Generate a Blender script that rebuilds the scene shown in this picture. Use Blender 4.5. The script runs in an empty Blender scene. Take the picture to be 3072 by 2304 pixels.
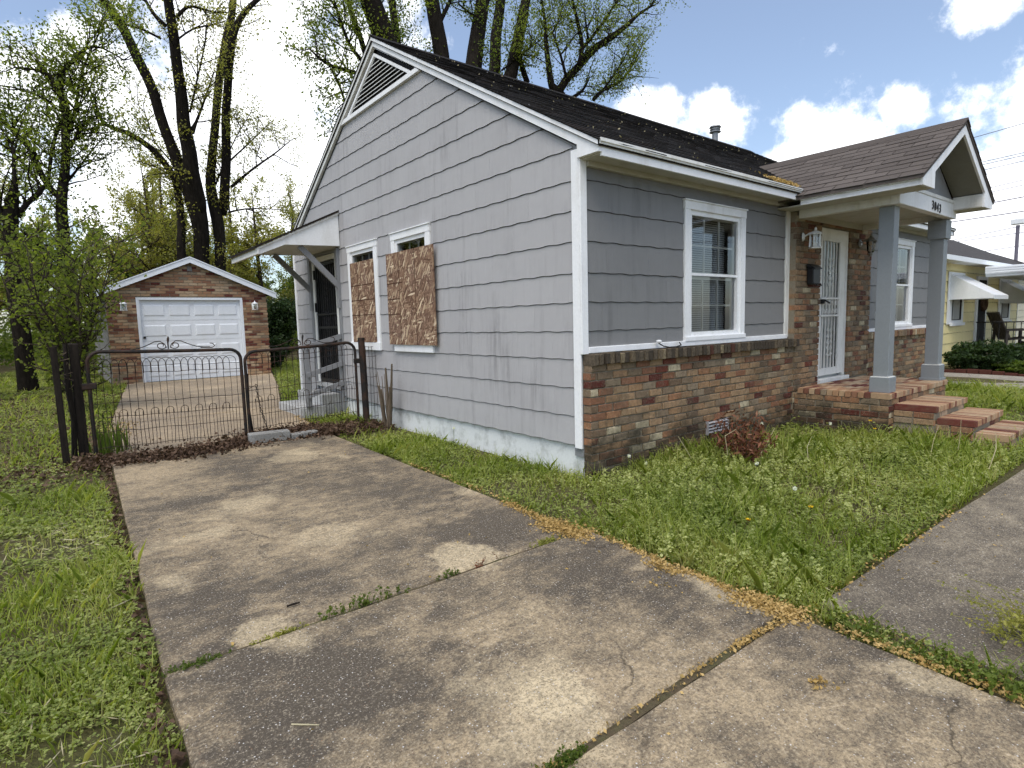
import bpy, bmesh, math, random
import numpy as np
from mathutils import Vector, Matrix, noise as mnoise

R_ = math.radians
random.seed(7); RNG = np.random.default_rng(11)
scene = bpy.context.scene
COL = scene.collection

# ------------------------------------------------------------------ camera
cam_data = bpy.data.cameras.new('camera')
cam_data.sensor_width = 36.0
cam_data.lens = 1745.0 / 3072.0 * 36.0
cam_data.clip_start = 0.05
cam_data.clip_end = 2000.0
camera = bpy.data.objects.new('camera', cam_data)
COL.objects.link(camera)
camera.matrix_world = (Matrix.Translation((-3.75, -3.70, 1.146)) @ Matrix.Rotation(R_(-38.4), 4, 'Z')
                       @ Matrix.Rotation(R_(83.99), 4, 'X') @ Matrix.Rotation(R_(-1.53), 4, 'Z'))
scene.camera = camera

# ------------------------------------------------------------------ world, sun, exposure
SUN_ELEV, SUN_AZ = 61.0, 236.0       # azimuth from +Y towards +X: the sun stands high in front and to the left of the house, veiled by thin cloud
SUN_DIR = Vector((math.sin(R_(SUN_AZ)) * math.cos(R_(SUN_ELEV)), math.cos(R_(SUN_AZ)) * math.cos(R_(SUN_ELEV)), math.sin(R_(SUN_ELEV))))
world = bpy.data.worlds.new('World')
scene.world = world
world.use_nodes = True
wt = world.node_tree
for n in list(wt.nodes): wt.nodes.remove(n)

def wn(kind, **kw):
    n = wt.nodes.new(kind)
    for k, v in kw.items():
        if k.startswith('i_'):
            n.inputs[int(k[2:])].default_value = v
        else:
            setattr(n, k, v)
    return n
def wl(a, ai, b, bi): wt.links.new(a.outputs[ai], b.inputs[bi])
def wmath(op, a, b=None, c=None, clamp=False):
    n = wt.nodes.new('ShaderNodeMath'); n.operation = op; n.use_clamp = clamp
    for i, v in enumerate((a, b, c)):
        if v is None: continue
        if isinstance(v, (int, float)): n.inputs[i].default_value = v
        else: wt.links.new(v, n.inputs[i])
    return n.outputs[0]

w_out = wn('ShaderNodeOutputWorld')
w_bg = wn('ShaderNodeBackground')
w_bg.inputs['Strength'].default_value = 0.12
w_sky = wn('ShaderNodeTexSky')
w_sky.sky_type = 'NISHITA'
w_sky.sun_disc = False
w_sky.sun_elevation = R_(SUN_ELEV)
w_sky.sun_rotation = R_(SUN_AZ)
w_sky.air_density = 1.0
w_sky.dust_density = 1.2
w_sky.ozone_density = 1.6
w_tc = wn('ShaderNodeTexCoord')
w_nrm = wn('ShaderNodeVectorMath', operation='NORMALIZE')
wl(w_tc, 'Generated', w_nrm, 0)
DIR = w_nrm.outputs[0]
w_n1 = wn('ShaderNodeTexNoise'); w_n1.inputs['Scale'].default_value = 8.5; w_n1.inputs['Detail'].default_value = 9.0; w_n1.inputs['Roughness'].default_value = 0.66
wt.links.new(DIR, w_n1.inputs['Vector'])
w_map = wn('ShaderNodeMapping'); w_map.inputs['Scale'].default_value = (1.0, 1.0, 2.0); w_map.inputs['Location'].default_value = (3.7, 1.3, 0.4)
wt.links.new(DIR, w_map.inputs['Vector'])
w_n2 = wn('ShaderNodeTexNoise'); w_n2.inputs['Scale'].default_value = 2.3; w_n2.inputs['Detail'].default_value = 9.0; w_n2.inputs['Roughness'].default_value = 0.58
wl(w_map, 0, w_n2, 'Vector')
# broken cumulus cover over the whole dome, with the banks the photograph shows set where they stand in the sky
field = wmath('MULTIPLY', wmath('SUBTRACT', w_n2.outputs['Fac'], 0.64), 3.2)
BANKS = [((.8959, .3638, .232), .095), ((.9112, .307, .268), .042), ((.9437, .160, .255), .105), ((.9083, .2133, .377), .055),
         ((.7408, .5851, .300), .060), ((.8049, .5045, .292), .055), ((.78, .55, .250), .06), ((.2834, .8814, .345), .22), ((.87, .42, .20), .07),
         ((.0937, .9657, .242), .20), ((.9663, .2111, .115), .12), ((.95, .26, .16), .07), ((.3184, .9141, .25), .22), ((.60, .78, .18), .16), ((-.35, .88, .30), .30), ((.75, -.5, .35), .30),
         ((-.8, .2, .45), .34), ((-.4, -.75, .55), .36), ((.3, -.2, .9), .30)]
for c, r in BANKS:
    vm = wn('ShaderNodeVectorMath', operation='DISTANCE')
    wt.links.new(DIR, vm.inputs[0]); vm.inputs[1].default_value = c
    v = wmath('SUBTRACT', 1.0, wmath('DIVIDE', vm.outputs['Value'], r))
    field = wmath('MAXIMUM', field, wmath('MULTIPLY', v, 1.0))
cl = wmath('ADD', field, wmath('MULTIPLY', wmath('SUBTRACT', w_n1.outputs['Fac'], 0.52), 2.6))
w_rmp = wn('ShaderNodeMapRange'); w_rmp.interpolation_type = 'SMOOTHSTEP'
w_rmp.inputs['From Min'].default_value = 0.0; w_rmp.inputs['From Max'].default_value = 0.55
wt.links.new(cl, w_rmp.inputs['Value'])
w_rmp.inputs['To Min'].default_value = 0.06     # thin veil
# grey undersides where the cloud is thick
w_thk = wn('ShaderNodeMapRange'); w_thk.inputs['From Min'].default_value = 0.35; w_thk.inputs['From Max'].default_value = 1.3
wt.links.new(cl, w_thk.inputs['Value'])
w_cc = wn('ShaderNodeMixRGB'); w_cc.inputs[1].default_value = (9.4, 9.5, 9.7, 1); w_cc.inputs[2].default_value = (8.0, 8.2, 8.6, 1)
wl(w_thk, 0, w_cc, 0)
w_mix = wn('ShaderNodeMixRGB')
wl(w_rmp, 0, w_mix, 0); wl(w_sky, 0, w_mix, 1); wl(w_cc, 0, w_mix, 2)
wl(w_mix, 0, w_bg, 'Color'); wl(w_bg, 0, w_out, 'Surface')

sun_data = bpy.data.lights.new('sun', 'SUN')
sun_data.energy = 1.7
sun_data.angle = R_(35.0)
sun_data.color = (1.0, 0.95, 0.86)
sun = bpy.data.objects.new('sun', sun_data)
COL.objects.link(sun)
sun.rotation_euler = SUN_DIR.to_track_quat('Z', 'Y').to_euler()

scene.view_settings.view_transform = 'Standard'
scene.view_settings.look = 'None'
scene.view_settings.gamma = 1.0
scene.view_settings.exposure = 0.68
scene.render.engine = 'CYCLES'
scene.cycles.use_denoising = True
try:
    scene.cycles.denoiser = 'OPENIMAGEDENOISE'
    scene.cycles.denoising_prefilter = 'FAST'
except Exception:
    pass
scene.cycles.max_bounces = 5
scene.cycles.diffuse_bounces = 3
scene.cycles.adaptive_threshold = 0.02
scene.cycles.glossy_bounces = 2
scene.cycles.transmission_bounces = 4
scene.cycles.transparent_max_bounces = 6
scene.cycles.caustics_reflective = False
scene.cycles.caustics_refractive = False

# ------------------------------------------------------------------ node helpers
MATS = {}
class NT:
    def __init__(self, name):
        m = bpy.data.materials.new(name); m.use_nodes = True
        self.m = m; self.t = m.node_tree
        self.b = self.t.nodes['Principled BSDF']; self.out = self.t.nodes['Material Output']
        MATS[name] = m
        self._oc = None
    def new(self, kind, **kw):
        n = self.t.nodes.new(kind)
        for k, v in kw.items(): setattr(n, k, v)
        return n
    def put(self, v, sock):
        if isinstance(v, bpy.types.NodeSocket): self.t.links.new(v, sock)
        elif isinstance(v, tuple) and len(v) == 3 and sock.type == 'RGBA': sock.default_value = (*v, 1)
        else: sock.default_value = v
    def coord(self, scale=(1, 1, 1), rot=(0, 0, 0), kind='Object', loc=(0, 0, 0)):
        if self._oc is None: self._oc = self.new('ShaderNodeTexCoord')
        mp = self.new('ShaderNodeMapping')
        self.t.links.new(self._oc.outputs[kind], mp.inputs[0])
        mp.inputs['Scale'].default_value = scale; mp.inputs['Rotation'].default_value = rot; mp.inputs['Location'].default_value = loc
        return mp.outputs[0]
    def geo(self): return self.new('ShaderNodeNewGeometry')
    def pos(self, scale=(1, 1, 1)):
        g = self.geo(); mp = self.new('ShaderNodeMapping'); self.t.links.new(g.outputs['Position'], mp.inputs[0])
        mp.inputs['Scale'].default_value = scale
        return mp.outputs[0]
    def noise(self, vec, scale=5, detail=4, rough=.55, dist=0):
        n = self.new('ShaderNodeTexNoise'); self.put(vec, n.inputs['Vector'])
        n.inputs['Scale'].default_value = scale; n.inputs['Detail'].default_value = detail
        n.inputs['Roughness'].default_value = rough; n.inputs['Distortion'].default_value = dist
        return n.outputs['Fac']
    def voro(self, vec, scale=5, out='Color', feature='F1'):
        n = self.new('ShaderNodeTexVoronoi'); n.feature = feature; self.put(vec, n.inputs['Vector'])
        n.inputs['Scale'].default_value = scale
        return n.outputs[out]
    def ramp(self, fac, stops, interp='LINEAR'):
        n = self.new('ShaderNodeValToRGB'); n.color_ramp.interpolation = interp
        e = n.color_ramp.elements
        while len(e) < len(stops): e.new(.5)
        for i, (p, c) in enumerate(stops):
            e[i].position = p
            e[i].color = (c, c, c, 1) if isinstance(c, (int, float)) else (*c, 1)
        self.put(fac, n.inputs[0]); return n.outputs[0]
    def mix(self, fac, a, b, mode='MIX'):
        n = self.new('ShaderNodeMixRGB'); n.blend_type = mode
        self.put(fac, n.inputs[0])
        for v, s in ((a, n.inputs[1]), (b, n.inputs[2])):
            if isinstance(v, (int, float)): s.default_value = (v, v, v, 1)
            else: self.put(v, s)
        return n.outputs[0]
    def math(self, op, a, b=0.0, clamp=False):
        n = self.new('ShaderNodeMath'); n.operation = op; n.use_clamp = clamp
        self.put(a, n.inputs[0]); self.put(b, n.inputs[1]); return n.outputs[0]
    def bump(self, h, strength=.3, dist=.01):
        n = self.new('ShaderNodeBump'); n.inputs['Strength'].default_value = strength; n.inputs['Distance'].default_value = dist
        self.put(h, n.inputs['Height']); self.t.links.new(n.outputs[0], self.b.inputs['Normal'])
    def rand(self):
        o = self.new('ShaderNodeObjectInfo'); g = self.geo()
        return self.math('FRACT', self.math('ADD', o.outputs['Random'], g.outputs['Random Per Island']))
    def col(self, c): self.put(c, self.b.inputs['Base Color'])
    def set(self, rough=.6, spec=.3, metal=0.0):
        self.put(rough, self.b.inputs['Roughness']); self.b.inputs['Specular IOR Level'].default_value = spec
        self.b.inputs['Metallic'].default_value = metal
        return self.m

# ------------------------------------------------------------------ materials
def paint(name, c, dirt=(.25, .22, .18), amount=.35, rough=.55, streak=True):
    t = NT(name)
    p = t.pos((1, 1, .25) if streak else (1, 1, 1))
    n = t.noise(p, 6, 6, .65); n2 = t.noise(t.pos(), 40, 3, .6)
    f = t.math('MULTIPLY', t.ramp(n, [(.48, 0), (.75, 1)]), amount)
    base = t.mix(t.ramp(n2, [(.3, 0), (.7, 1)]), tuple(v * .95 for v in c), tuple(min(1, v * 1.04) for v in c))
    t.col(t.mix(f, base, dirt)); t.bump(n2, .08, .003)
    return t.set(rough, .35)
paint('white_paint', (.80, .81, .82), (.45, .42, .36), .40)
paint('white_weathered', (.74, .74, .71), (.36, .33, .26), .55)
paint('soffit_paint', (.50, .49, .43), (.34, .31, .22), .5, .7, False)
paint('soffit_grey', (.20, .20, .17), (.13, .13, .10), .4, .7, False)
paint('vent_metal', (.30, .29, .30), (.15, .13, .12), .4, .5)
paint('column_grey', (.215, .235, .25), (.20, .21, .22), .30, .5)
paint('grey_wood_paint', (.23, .235, .245), (.15, .145, .14), .5)
paint('yellow_siding', (.80, .69, .34), (.55, .46, .24), .3)
paint('cream_siding', (.62, .58, .44), (.45, .40, .3), .3)
paint('metal_white', (.78, .80, .82), (.5, .5, .48), .25, .4)
paint('awning_grey', (.58, .60, .60), (.4, .4, .38), .3, .4)
paint('foundation_paint', (.66, .68, .68), (.22, .23, .20), .75, .85, False)
paint('garage_white', (.76, .79, .83), (.55, .55, .52), .25, .45)
paint('black_paint', (.012, .012, .014), (.03, .028, .025), .4, .45)
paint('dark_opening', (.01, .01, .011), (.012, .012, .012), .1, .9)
paint('door_panel', (.55, .56, .54), (.4, .4, .36), .3)
paint('navy_cover', (.012, .016, .030), (.02, .022, .03), .4, .7)

def siding(name, lo, hi, dirt, pale):
    t = NT(name)
    p = t.pos((1, 1, .12)); r = t.rand()
    n1 = t.noise(p, 14, 6, .65); n2 = t.noise(t.pos(), 1.6, 4, .6); n3 = t.noise(t.pos((1, 1, .1)), 55, 3, .6)
    c = t.mix(r, lo, hi)
    c = t.mix(t.math('MULTIPLY', t.ramp(n1, [(.52, 0), (.78, 1)]), .40), c, dirt)
    c = t.mix(t.math('MULTIPLY', t.ramp(n2, [(.5, 0), (.72, 1)]), .28), c, dirt)
    c = t.mix(t.math('MULTIPLY', t.ramp(n3, [(.6, 0), (.72, 1)]), .25), c, pale)
    n4 = t.noise(t.pos((1, 1, .06)), 9, 5, .7); n5 = t.noise(t.pos(), .9, 5, .65)
    c = t.mix(t.math('MULTIPLY', t.math('MULTIPLY', t.ramp(n4, [(.5, 0), (.68, 1)]), t.ramp(n5, [(.45, 0), (.62, 1)])), .55), c, tuple(v * .62 for v in dirt))
    groove = t.noise(t.pos((1, 1, .02)), 170, 2, .5)
    t.col(c); t.bump(t.math('ADD', groove, t.math('MULTIPLY', n3, .4)), .35, .004); t.set(.66, .28)
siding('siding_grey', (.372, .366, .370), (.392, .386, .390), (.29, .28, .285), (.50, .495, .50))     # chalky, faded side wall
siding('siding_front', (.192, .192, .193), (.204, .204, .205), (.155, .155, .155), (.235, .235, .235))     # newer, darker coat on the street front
t = NT('siding_shadow_line'); t.col((.05, .048, .047)); t.set(.8, .1)  # dark strip colour that paints the shadow line under each siding course

def brickmat(name, dark=0.0):
    t = NT(name); r = t.rand()
    pal = [(0, (.285, .170, .092)), (.12, (.215, .098, .055)), (.23, (.32, .205, .118)), (.35, (.150, .098, .062)), (.46, (.30, .195, .112)),
           (.56, (.085, .020, .015)), (.625, (.19, .135, .088)), (.72, (.30, .148, .078)), (.82, (.245, .185, .125)), (.90, (.135, .036, .022)), (.935, (.47, .40, .27))]
    base = t.ramp(r, pal, 'CONSTANT')
    n = t.noise(t.pos((1, 1, .6)), 34, 4, .75); n2 = t.noise(t.pos(), 2.2, 5, .68); n3 = t.noise(t.pos((1.6, 1, .5)), 95, 2, .6)
    c = t.mix(t.math('MULTIPLY', t.ramp(n, [(.46, 0), (.64, 1)]), .50), base, (.085, .062, .040))
    c = t.mix(t.math('MULTIPLY', t.ramp(n2, [(.47, 0), (.62, 1)]), .36 + dark), c, (.075, .064, .043))
    c = t.mix(t.math('MULTIPLY', t.ramp(n3, [(.58, 0), (.70, 1)]), .42), c, (.42, .36, .27))
    if dark:        # rising damp: patchy black mould creeping up from the soil
        sp = t.new('ShaderNodeSeparateXYZ'); t.put(t.pos(), sp.inputs[0])
        m = t.math('ADD', t.math('MULTIPLY', t.noise(t.pos((.8, 1, 1.4)), 3.0, 5, .7), .62), t.math('MULTIPLY', sp.outputs[2], -.55))
        c = t.mix(t.math('MULTIPLY', t.ramp(m, [(.27, 0), (.40, 1)]), .82), c, (.022, .021, .014))
    t.col(c); t.bump(t.math('ADD', n, t.math('MULTIPLY', n3, .5)), .55, .007)
    return t.set(.88, .2)
brickmat('brick'); brickmat('brick_mossy', .12)
t = NT('brick_sill'); r = t.rand(); n = t.noise(t.pos(), 40, 4, .75)
c = t.ramp(r, [(0, (.085, .068, .050)), (.3, (.12, .095, .068)), (.55, (.065, .052, .040)), (.75, (.15, .115, .075)), (.90, (.09, .035, .025)), (.95, (.24, .19, .12))], 'CONSTANT')
t.col(t.mix(t.math('MULTIPLY', t.ramp(n, [(.4, 0), (.65, 1)]), .7), c, (.035, .030, .022))); t.bump(n, .7, .008); t.set(.9, .15)
t = NT('brick_clean'); r = t.rand()
base = t.ramp(r, [(0, (.34, .20, .115)), (.14, (.40, .27, .165)), (.3, (.25, .125, .075)), (.42, (.44, .325, .215)), (.55, (.125, .035, .026)), (.64, (.32, .175, .10)), (.76, (.17, .07, .045)), (.86, (.42, .30, .19)), (.95, (.26, .20, .14))], 'CONSTANT')
n = t.noise(t.pos(), 22, 5, .7); n2 = t.noise(t.pos(), 1.1, 4, .6)
c = t.mix(t.math('MULTIPLY', t.ramp(n, [(.45, 0), (.7, 1)]), .4), base, (.17, .12, .085))
c = t.mix(t.math('MULTIPLY', t.ramp(n2, [(.5, 0), (.65, 1)]), .3), c, (.14, .105, .07))
t.col(c); t.bump(n, .4, .006); t.set(.88, .2)
t = NT('mortar'); n = t.noise(t.pos(), 50, 5, .7)
t.col(t.mix(n, (.15, .128, .095), (.29, .25, .19))); t.bump(n, .5, .006); t.set(.95, .1)

def concrete(name, tan, dark, pale, amount=1.0, speck=.9, stains=(), cream=()):
    t = NT(name)
    p = t.pos()
    big = t.noise(p, .8, 5, .60, .5); mid = t.noise(t.pos((.8, 1.15, 1)), 6.0, 9, .82, .2); fine = t.noise(p, 34, 5, .78); grit = t.noise(p, 95, 4, .8)
    f = t.math('ADD', t.math('MULTIPLY', big, .50), t.math('MULTIPLY', mid, .62))
    for (sx, sy, r, k) in stains:         # old oil and leaf stains (k<0) and scrubbed, paler areas (k>0)
        vm = t.new('ShaderNodeVectorMath'); vm.operation = 'DISTANCE'; t.put(t.pos((1, 1, 0)), vm.inputs[0]); vm.inputs[1].default_value = (sx, sy, 0)
        f = t.math('ADD', f, t.math('MULTIPLY', t.ramp(t.math('DIVIDE', vm.outputs['Value'], r), [(.15, 1), (1, 0)]), k))
    m = t.ramp(f, [(.49, 0), (.575, .45), (.66, 1)])
    c = t.mix(m, dark, tan)
    pl = t.math('MULTIPLY', t.ramp(t.math('ADD', t.noise(t.pos(), 1.15, 3, .5), t.math('MULTIPLY', mid, .12)), [(.665, 0), (.72, 1)]), .55)
    c = t.mix(pl, c, pale)
    for (sx, sy, r, k) in cream:
        vm = t.new('ShaderNodeVectorMath'); vm.operation = 'DISTANCE'; t.put(t.pos((1, 1, 0)), vm.inputs[0]); vm.inputs[1].default_value = (sx, sy, 0)
        e_ = t.math('SUBTRACT', 1.0, t.math('DIVIDE', vm.outputs['Value'], r)); e_ = t.math('ADD', e_, t.math('MULTIPLY', t.math('SUBTRACT', mid, .5), 1.2))
        c = t.mix(t.math('MULTIPLY', t.ramp(e_, [(.25, 0), (.45, 1)]), k), c, pale)
    wear = t.math('MULTIPLY', t.ramp(fine, [(.40, 1), (.54, 0)]), .60 * amount)
    c = t.mix(wear, c, t.mix(.75, c, (.085, .072, .058)))
    # cement skin worn off the gravel: dark pits, pale grains, the odd white pebble
    c = t.mix(t.math('MULTIPLY', t.ramp(grit, [(.40, 1), (.50, 0)]), .72 * amount), c, t.mix(.7, c, (.06, .048, .036)))
    c = t.mix(t.math('MULTIPLY', t.ramp(grit, [(.54, 0), (.66, 1)]), .75 * amount), c, t.mix(.62, c, (.62, .53, .39)))
    vc = t.voro(p, 78); vd = t.voro(p, 78, 'Distance')
    sep = t.new('ShaderNodeSeparateColor'); t.put(vc, sep.inputs[0])
    pick = t.ramp(sep.outputs[0], [(.62, 0), (.64, 1)]); inside = t.ramp(vd, [(.18, 1), (.28, 0)])
    agg = t.ramp(sep.outputs[1], [(0, (.07, .05, .04)), (.3, (.25, .16, .10)), (.5, (.36, .31, .25)), (.85, (.60, .56, .50)), (1, (.72, .70, .66))])
    pi = t.math('MULTIPLY', pick, inside)
    c = t.mix(t.math('MULTIPLY', pi, speck), c, agg)
    wv = t.new('ShaderNodeVectorMath'); wv.operation = 'ADD'; t.put(p, wv.inputs[0])
    wc = t.new('ShaderNodeTexNoise'); t.put(p, wc.inputs['Vector']); wc.inputs['Scale'].default_value = 2.2; wc.inputs['Detail'].default_value = 6
    ws = t.new('ShaderNodeVectorMath'); ws.operation = 'SCALE'; t.put(wc.outputs['Color'], ws.inputs[0]); ws.inputs['Scale'].default_value = .55
    t.t.links.new(ws.outputs[0], wv.inputs[1])
    ed = t.voro(wv.outputs[0], .52, 'Distance', 'DISTANCE_TO_EDGE')
    crack = t.math('MULTIPLY', t.ramp(ed, [(.0012, 1), (.0030, 0)]), t.ramp(t.noise(p, .7, 2, .5), [(.50, 0), (.56, 1)]))
    c = t.mix(t.math('MULTIPLY', crack, .75), c, (.035, .028, .02))
    t.col(c)
    h = t.math('ADD', t.math('MULTIPLY', fine, .6), t.math('ADD', t.math('MULTIPLY', pi, .5), t.math('MULTIPLY', grit, .7)))
    t.bump(h, .6, .008)
    return t.set(.93, .2)
concrete('concrete_drive', (.40, .310, .195), (.092, .076, .057), (.58, .47, .30),
         stains=[(-3.11, -.28, .55, -.085), (-2.27, 1.5, .9, -.05), (-1.45, .7, .85, -.085), (-1.34, -.45, .55, -.08), (-2.74, -1.69, .42, -.06), (-3.05, -1.45, .45, -.075), (-3.3, -1.7, .4, -.06), (-1.40, -1.4, .6, -.08), (-1.3, -2.0, .5, -.08), (-1.2, -2.8, .6, -.07),
                 (-2.35, .1, .75, .07), (-2.55, 1.1, .6, .06), (-1.98, -.78, .5, .06), (-2.2, -1.5, .55, .05), (-2.3, -2.1, .5, .06), (-2.1, -2.7, .9, .07), (-1.62, 2.3, .7, .06), (-3.02, 1.1, .6, .06), (-3.1, 3.0, .8, .08)],
         cream=[(-2.33, -2.12, .22, .9), (-1.86, -.80, .33, .75), (-3.08, -.88, .22, .6), (-2.35, .15, .35, .35), (-1.75, 2.7, .4, .4)])
concrete('concrete_walk', (.31, .262, .19), (.120, .102, .079), (.40, .34, .25))
concrete('concrete_yard', (.42, .325, .215), (.25, .20, .145), (.50, .40, .27), .6)
concrete('concrete_block', (.33, .33, .32), (.22, .22, .21), (.4, .4, .39), .6, .4)
concrete('concrete_step', (.50, .51, .51), (.38, .38, .37), (.55, .56, .56), .35, .3)
concrete('concrete_far', (.33, .30, .25), (.24, .22, .185), (.36, .33, .28), .5, .4)

t = NT('soil'); p = t.pos(); n = t.noise(p, 3.5, 7, .7); n2 = t.noise(p, 45, 4, .7)
c = t.mix(t.ramp(n, [(.4, 0), (.62, 1)]), (.075, .055, .035), (.062, .078, .028))
t.col(t.mix(t.math('MULTIPLY', n2, .6), c, (.15, .115, .075))); t.bump(n2, .8, .02); t.set(.95, .1)
t = NT('lawn_ground'); p = t.pos(); n = t.noise(p, 1.3, 7, .7); n2 = t.noise(p, 26, 5, .75); n3 = t.noise(p, .35, 4, .6)
c = t.mix(t.ramp(n, [(.38, 0), (.62, 1)]), (.13, .098, .058), (.105, .105, .042))
c = t.mix(t.math('MULTIPLY', t.ramp(n2, [(.45, 0), (.65, 1)]), .6), c, (.13, .135, .05))
c = t.mix(t.math('MULTIPLY', t.ramp(n3, [(.45, 0), (.6, 1)]), .35), c, (.12, .095, .06))
t.col(c); t.bump(n2, 1.0, .05); t.set(.95, .1)

def foliage(name, cols, trans=.35, rough=.55):
    t = NT(name); r = t.rand()
    n = t.noise(t.pos(), 1.3, 1, .5)
    k = len(cols)
    f = t.math('ADD', t.math('MULTIPLY', r, .55), t.math('MULTIPLY', t.math('SUBTRACT', n, .25), .95), True)
    c = t.ramp(f, [(i / max(1, k - 1), cc) for i, cc in enumerate(cols)])
    t.col(c); t.set(rough, .25)
    tr = t.new('ShaderNodeBsdfTranslucent'); t.put(t.mix(1.0, c, (1.6, 1.65, .80), 'MULTIPLY'), tr.inputs[0])
    mx = t.new('ShaderNodeMixShader'); mx.inputs[0].default_value = trans
    t.t.links.new(t.b.outputs[0], mx.inputs[1]); t.t.links.new(tr.outputs[0], mx.inputs[2])
    t.t.links.new(mx.outputs[0], t.out.inputs['Surface'])
    return t.m
foliage('leaf_spring', [(.09, .125, .020), (.15, .19, .035), (.23, .26, .06)], .6)
foliage('leaf_yellowgreen', [(.19, .20, .045), (.29, .285, .08), (.40, .35, .14)], .6)
foliage('leaf_mid', [(.06, .095, .018), (.105, .15, .030), (.17, .21, .05)], .58)
foliage('leaf_dark', [(.016, .030, .010), (.028, .052, .016), (.05, .085, .024)], .3)
foliage('leaf_shrub', [(.10, .15, .03), (.18, .23, .05), (.28, .32, .09)], .5)
foliage('grass_blade', [(.10, .150, .022), (.19, .255, .038), (.29, .345, .068), (.40, .42, .13), (.52, .46, .24)], .5)
foliage('clover_leaf', [(.09, .125, .032), (.19, .235, .062), (.32, .36, .115), (.46, .47, .20)], .45)
foliage('henbit_leaf', [(.28, .32, .11), (.40, .43, .17), (.54, .54, .26)], .4)
foliage('dry_leaf', [(.030, .018, .012), (.065, .038, .024), (.125, .078, .050), (.22, .155, .11)], .12, .7)
foliage('catkin', [(.30, .19, .060), (.44, .30, .11), (.55, .40, .18)], .15, .8)
foliage('dead_shrub_leaf', [(.055, .020, .011), (.13, .048, .026), (.22, .095, .055), (.34, .19, .12)], .2, .75)
foliage('yellow_weed', [(.19, .21, .040), (.30, .29, .065), (.38, .36, .115)], .35)
foliage('straw', [(.34, .29, .17), (.50, .45, .30)], .15, .8)
foliage('petal_yellow', [(.75, .52, .02), (.85, .62, .04)], .2)
foliage('petal_white', [(.70, .72, .68), (.80, .80, .78)], .3)

t = NT('bark'); p = t.pos((1, 1, .25)); n = t.noise(p, 14, 6, .7)
t.col(t.mix(t.ramp(n, [(.35, 0), (.7, 1)]), (.008, .0065, .005), (.026, .021, .017))); t.bump(n, .8, .03); t.set(.95, .1)
t = NT('bark_pale'); p = t.pos((1, 1, .3)); n = t.noise(p, 14, 5, .7)
t.col(t.mix(n, (.03, .024, .018), (.085, .068, .05))); t.set(.95, .1)
t = NT('stump_wood'); p = t.pos((1, 1, .2)); n = t.noise(p, 30, 5, .7)
t.col(t.mix(n, (.07, .052, .036), (.19, .15, .11))); t.bump(n, .5, .01); t.set(.9, .1)
t = NT('post_wood'); p = t.pos((1, 1, .12)); n = t.noise(p, 40, 6, .7)
t.col(t.mix(t.ramp(n, [(.3, 0), (.7, 1)]), (.008, .0065, .0055), (.030, .023, .018))); t.bump(n, .7, .008); t.set(.9, .15)
t = NT('rusty_iron'); p = t.pos(); n = t.noise(p, 9, 6, .7); n2 = t.noise(p, 60, 3, .7)
c = t.mix(t.ramp(n, [(.45, 0), (.62, 1)]), (.010, .009, .0085), (.055, .026, .015))
t.col(t.mix(t.math('MULTIPLY', n2, .35), c, (.03, .023, .019))); t.bump(n2, .4, .003); t.set(.7, .4, .2)
t = NT('roof_dark'); r = t.rand(); p = t.pos(); n = t.noise(p, 3, 6, .7); n2 = t.noise(p, 130, 3, .7); n3 = t.noise(p, 9, 5, .7)
c = t.mix(r, (.012, .011, .010), (.022, .019, .017))
c = t.mix(t.math('MULTIPLY', t.ramp(n, [(.5, 0), (.66, 1)]), .5), c, (.028, .018, .013))
c = t.mix(t.math('MULTIPLY', t.ramp(n3, [(.64, 0), (.70, 1)]), .5), c, (.060, .058, .036))
t.col(t.mix(t.math('MULTIPLY', t.ramp(n2, [(.60, 0), (.72, 1)]), .3), c, (.06, .056, .05))); t.bump(n2, .7, .006); t.set(.95, .15)
t = NT('roof_porch'); r = t.rand(); p = t.pos(); n = t.noise(p, 150, 3, .7); n2 = t.noise(p, 2.0, 5, .6)
c = t.mix(r, (.082, .070, .062), (.128, .110, .098)); c = t.mix(t.math('MULTIPLY', n2, .4), c, (.075, .06, .055))
t.col(t.mix(t.math('MULTIPLY', t.ramp(n, [(.5, 0), (.72, 1)]), .4), c, (.20, .18, .16))); t.bump(n, .6, .005); t.set(.95, .15)
t = NT('roof_neighbor'); p = t.pos(); n = t.noise(p, 4, 5, .7)
t.col(t.mix(n, (.055, .053, .052), (.085, .08, .078))); t.bump(t.noise(p, 30, 3, .6), .4, .02); t.set(.95, .1)

t = NT('osb'); p0 = t.coord(kind='Object')
def flakes(rot, loc):
    p = t.coord((1, 1, 1), (rot, 0, 0), 'Object', loc)
    sc_ = t.new('ShaderNodeMapping'); t.put(p, sc_.inputs[0]); sc_.inputs['Scale'].default_value = (1, 9, 52); p = sc_.outputs[0]
    v = t.voro(p, 1.0)
    q = t.new('ShaderNodeSeparateColor'); t.put(v, q.inputs[0])
    return q.outputs[0], q.outputs[1]
f = None
for rot, loc in ((.5, (0, 0, 0)), (-.7, (5, 3, 2)), (1.25, (9, 1, 7)), (-1.3, (2, 8, 4)), (.1, (4, 4, 9)), (.95, (7, 2, 3))):
    a, am = flakes(rot, loc)
    f = a if f is None else t.mix(t.math('GREATER_THAN', am, .60), f, a)
c = t.ramp(f, [(0, (.10, .055, .036)), (.25, (.17, .098, .063)), (.55, (.235, .145, .094)), (.82, (.32, .215, .138)), (.93, (.52, .40, .27)), (1, (.68, .55, .39))])
c = t.mix(t.math('MULTIPLY', t.ramp(t.noise(p0, 2.5, 4, .6), [(.4, 0), (.65, 1)]), .35), c, (.16, .10, .085))
t.col(c); t.bump(f, .4, .003); t.set(.85, .15)
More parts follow.
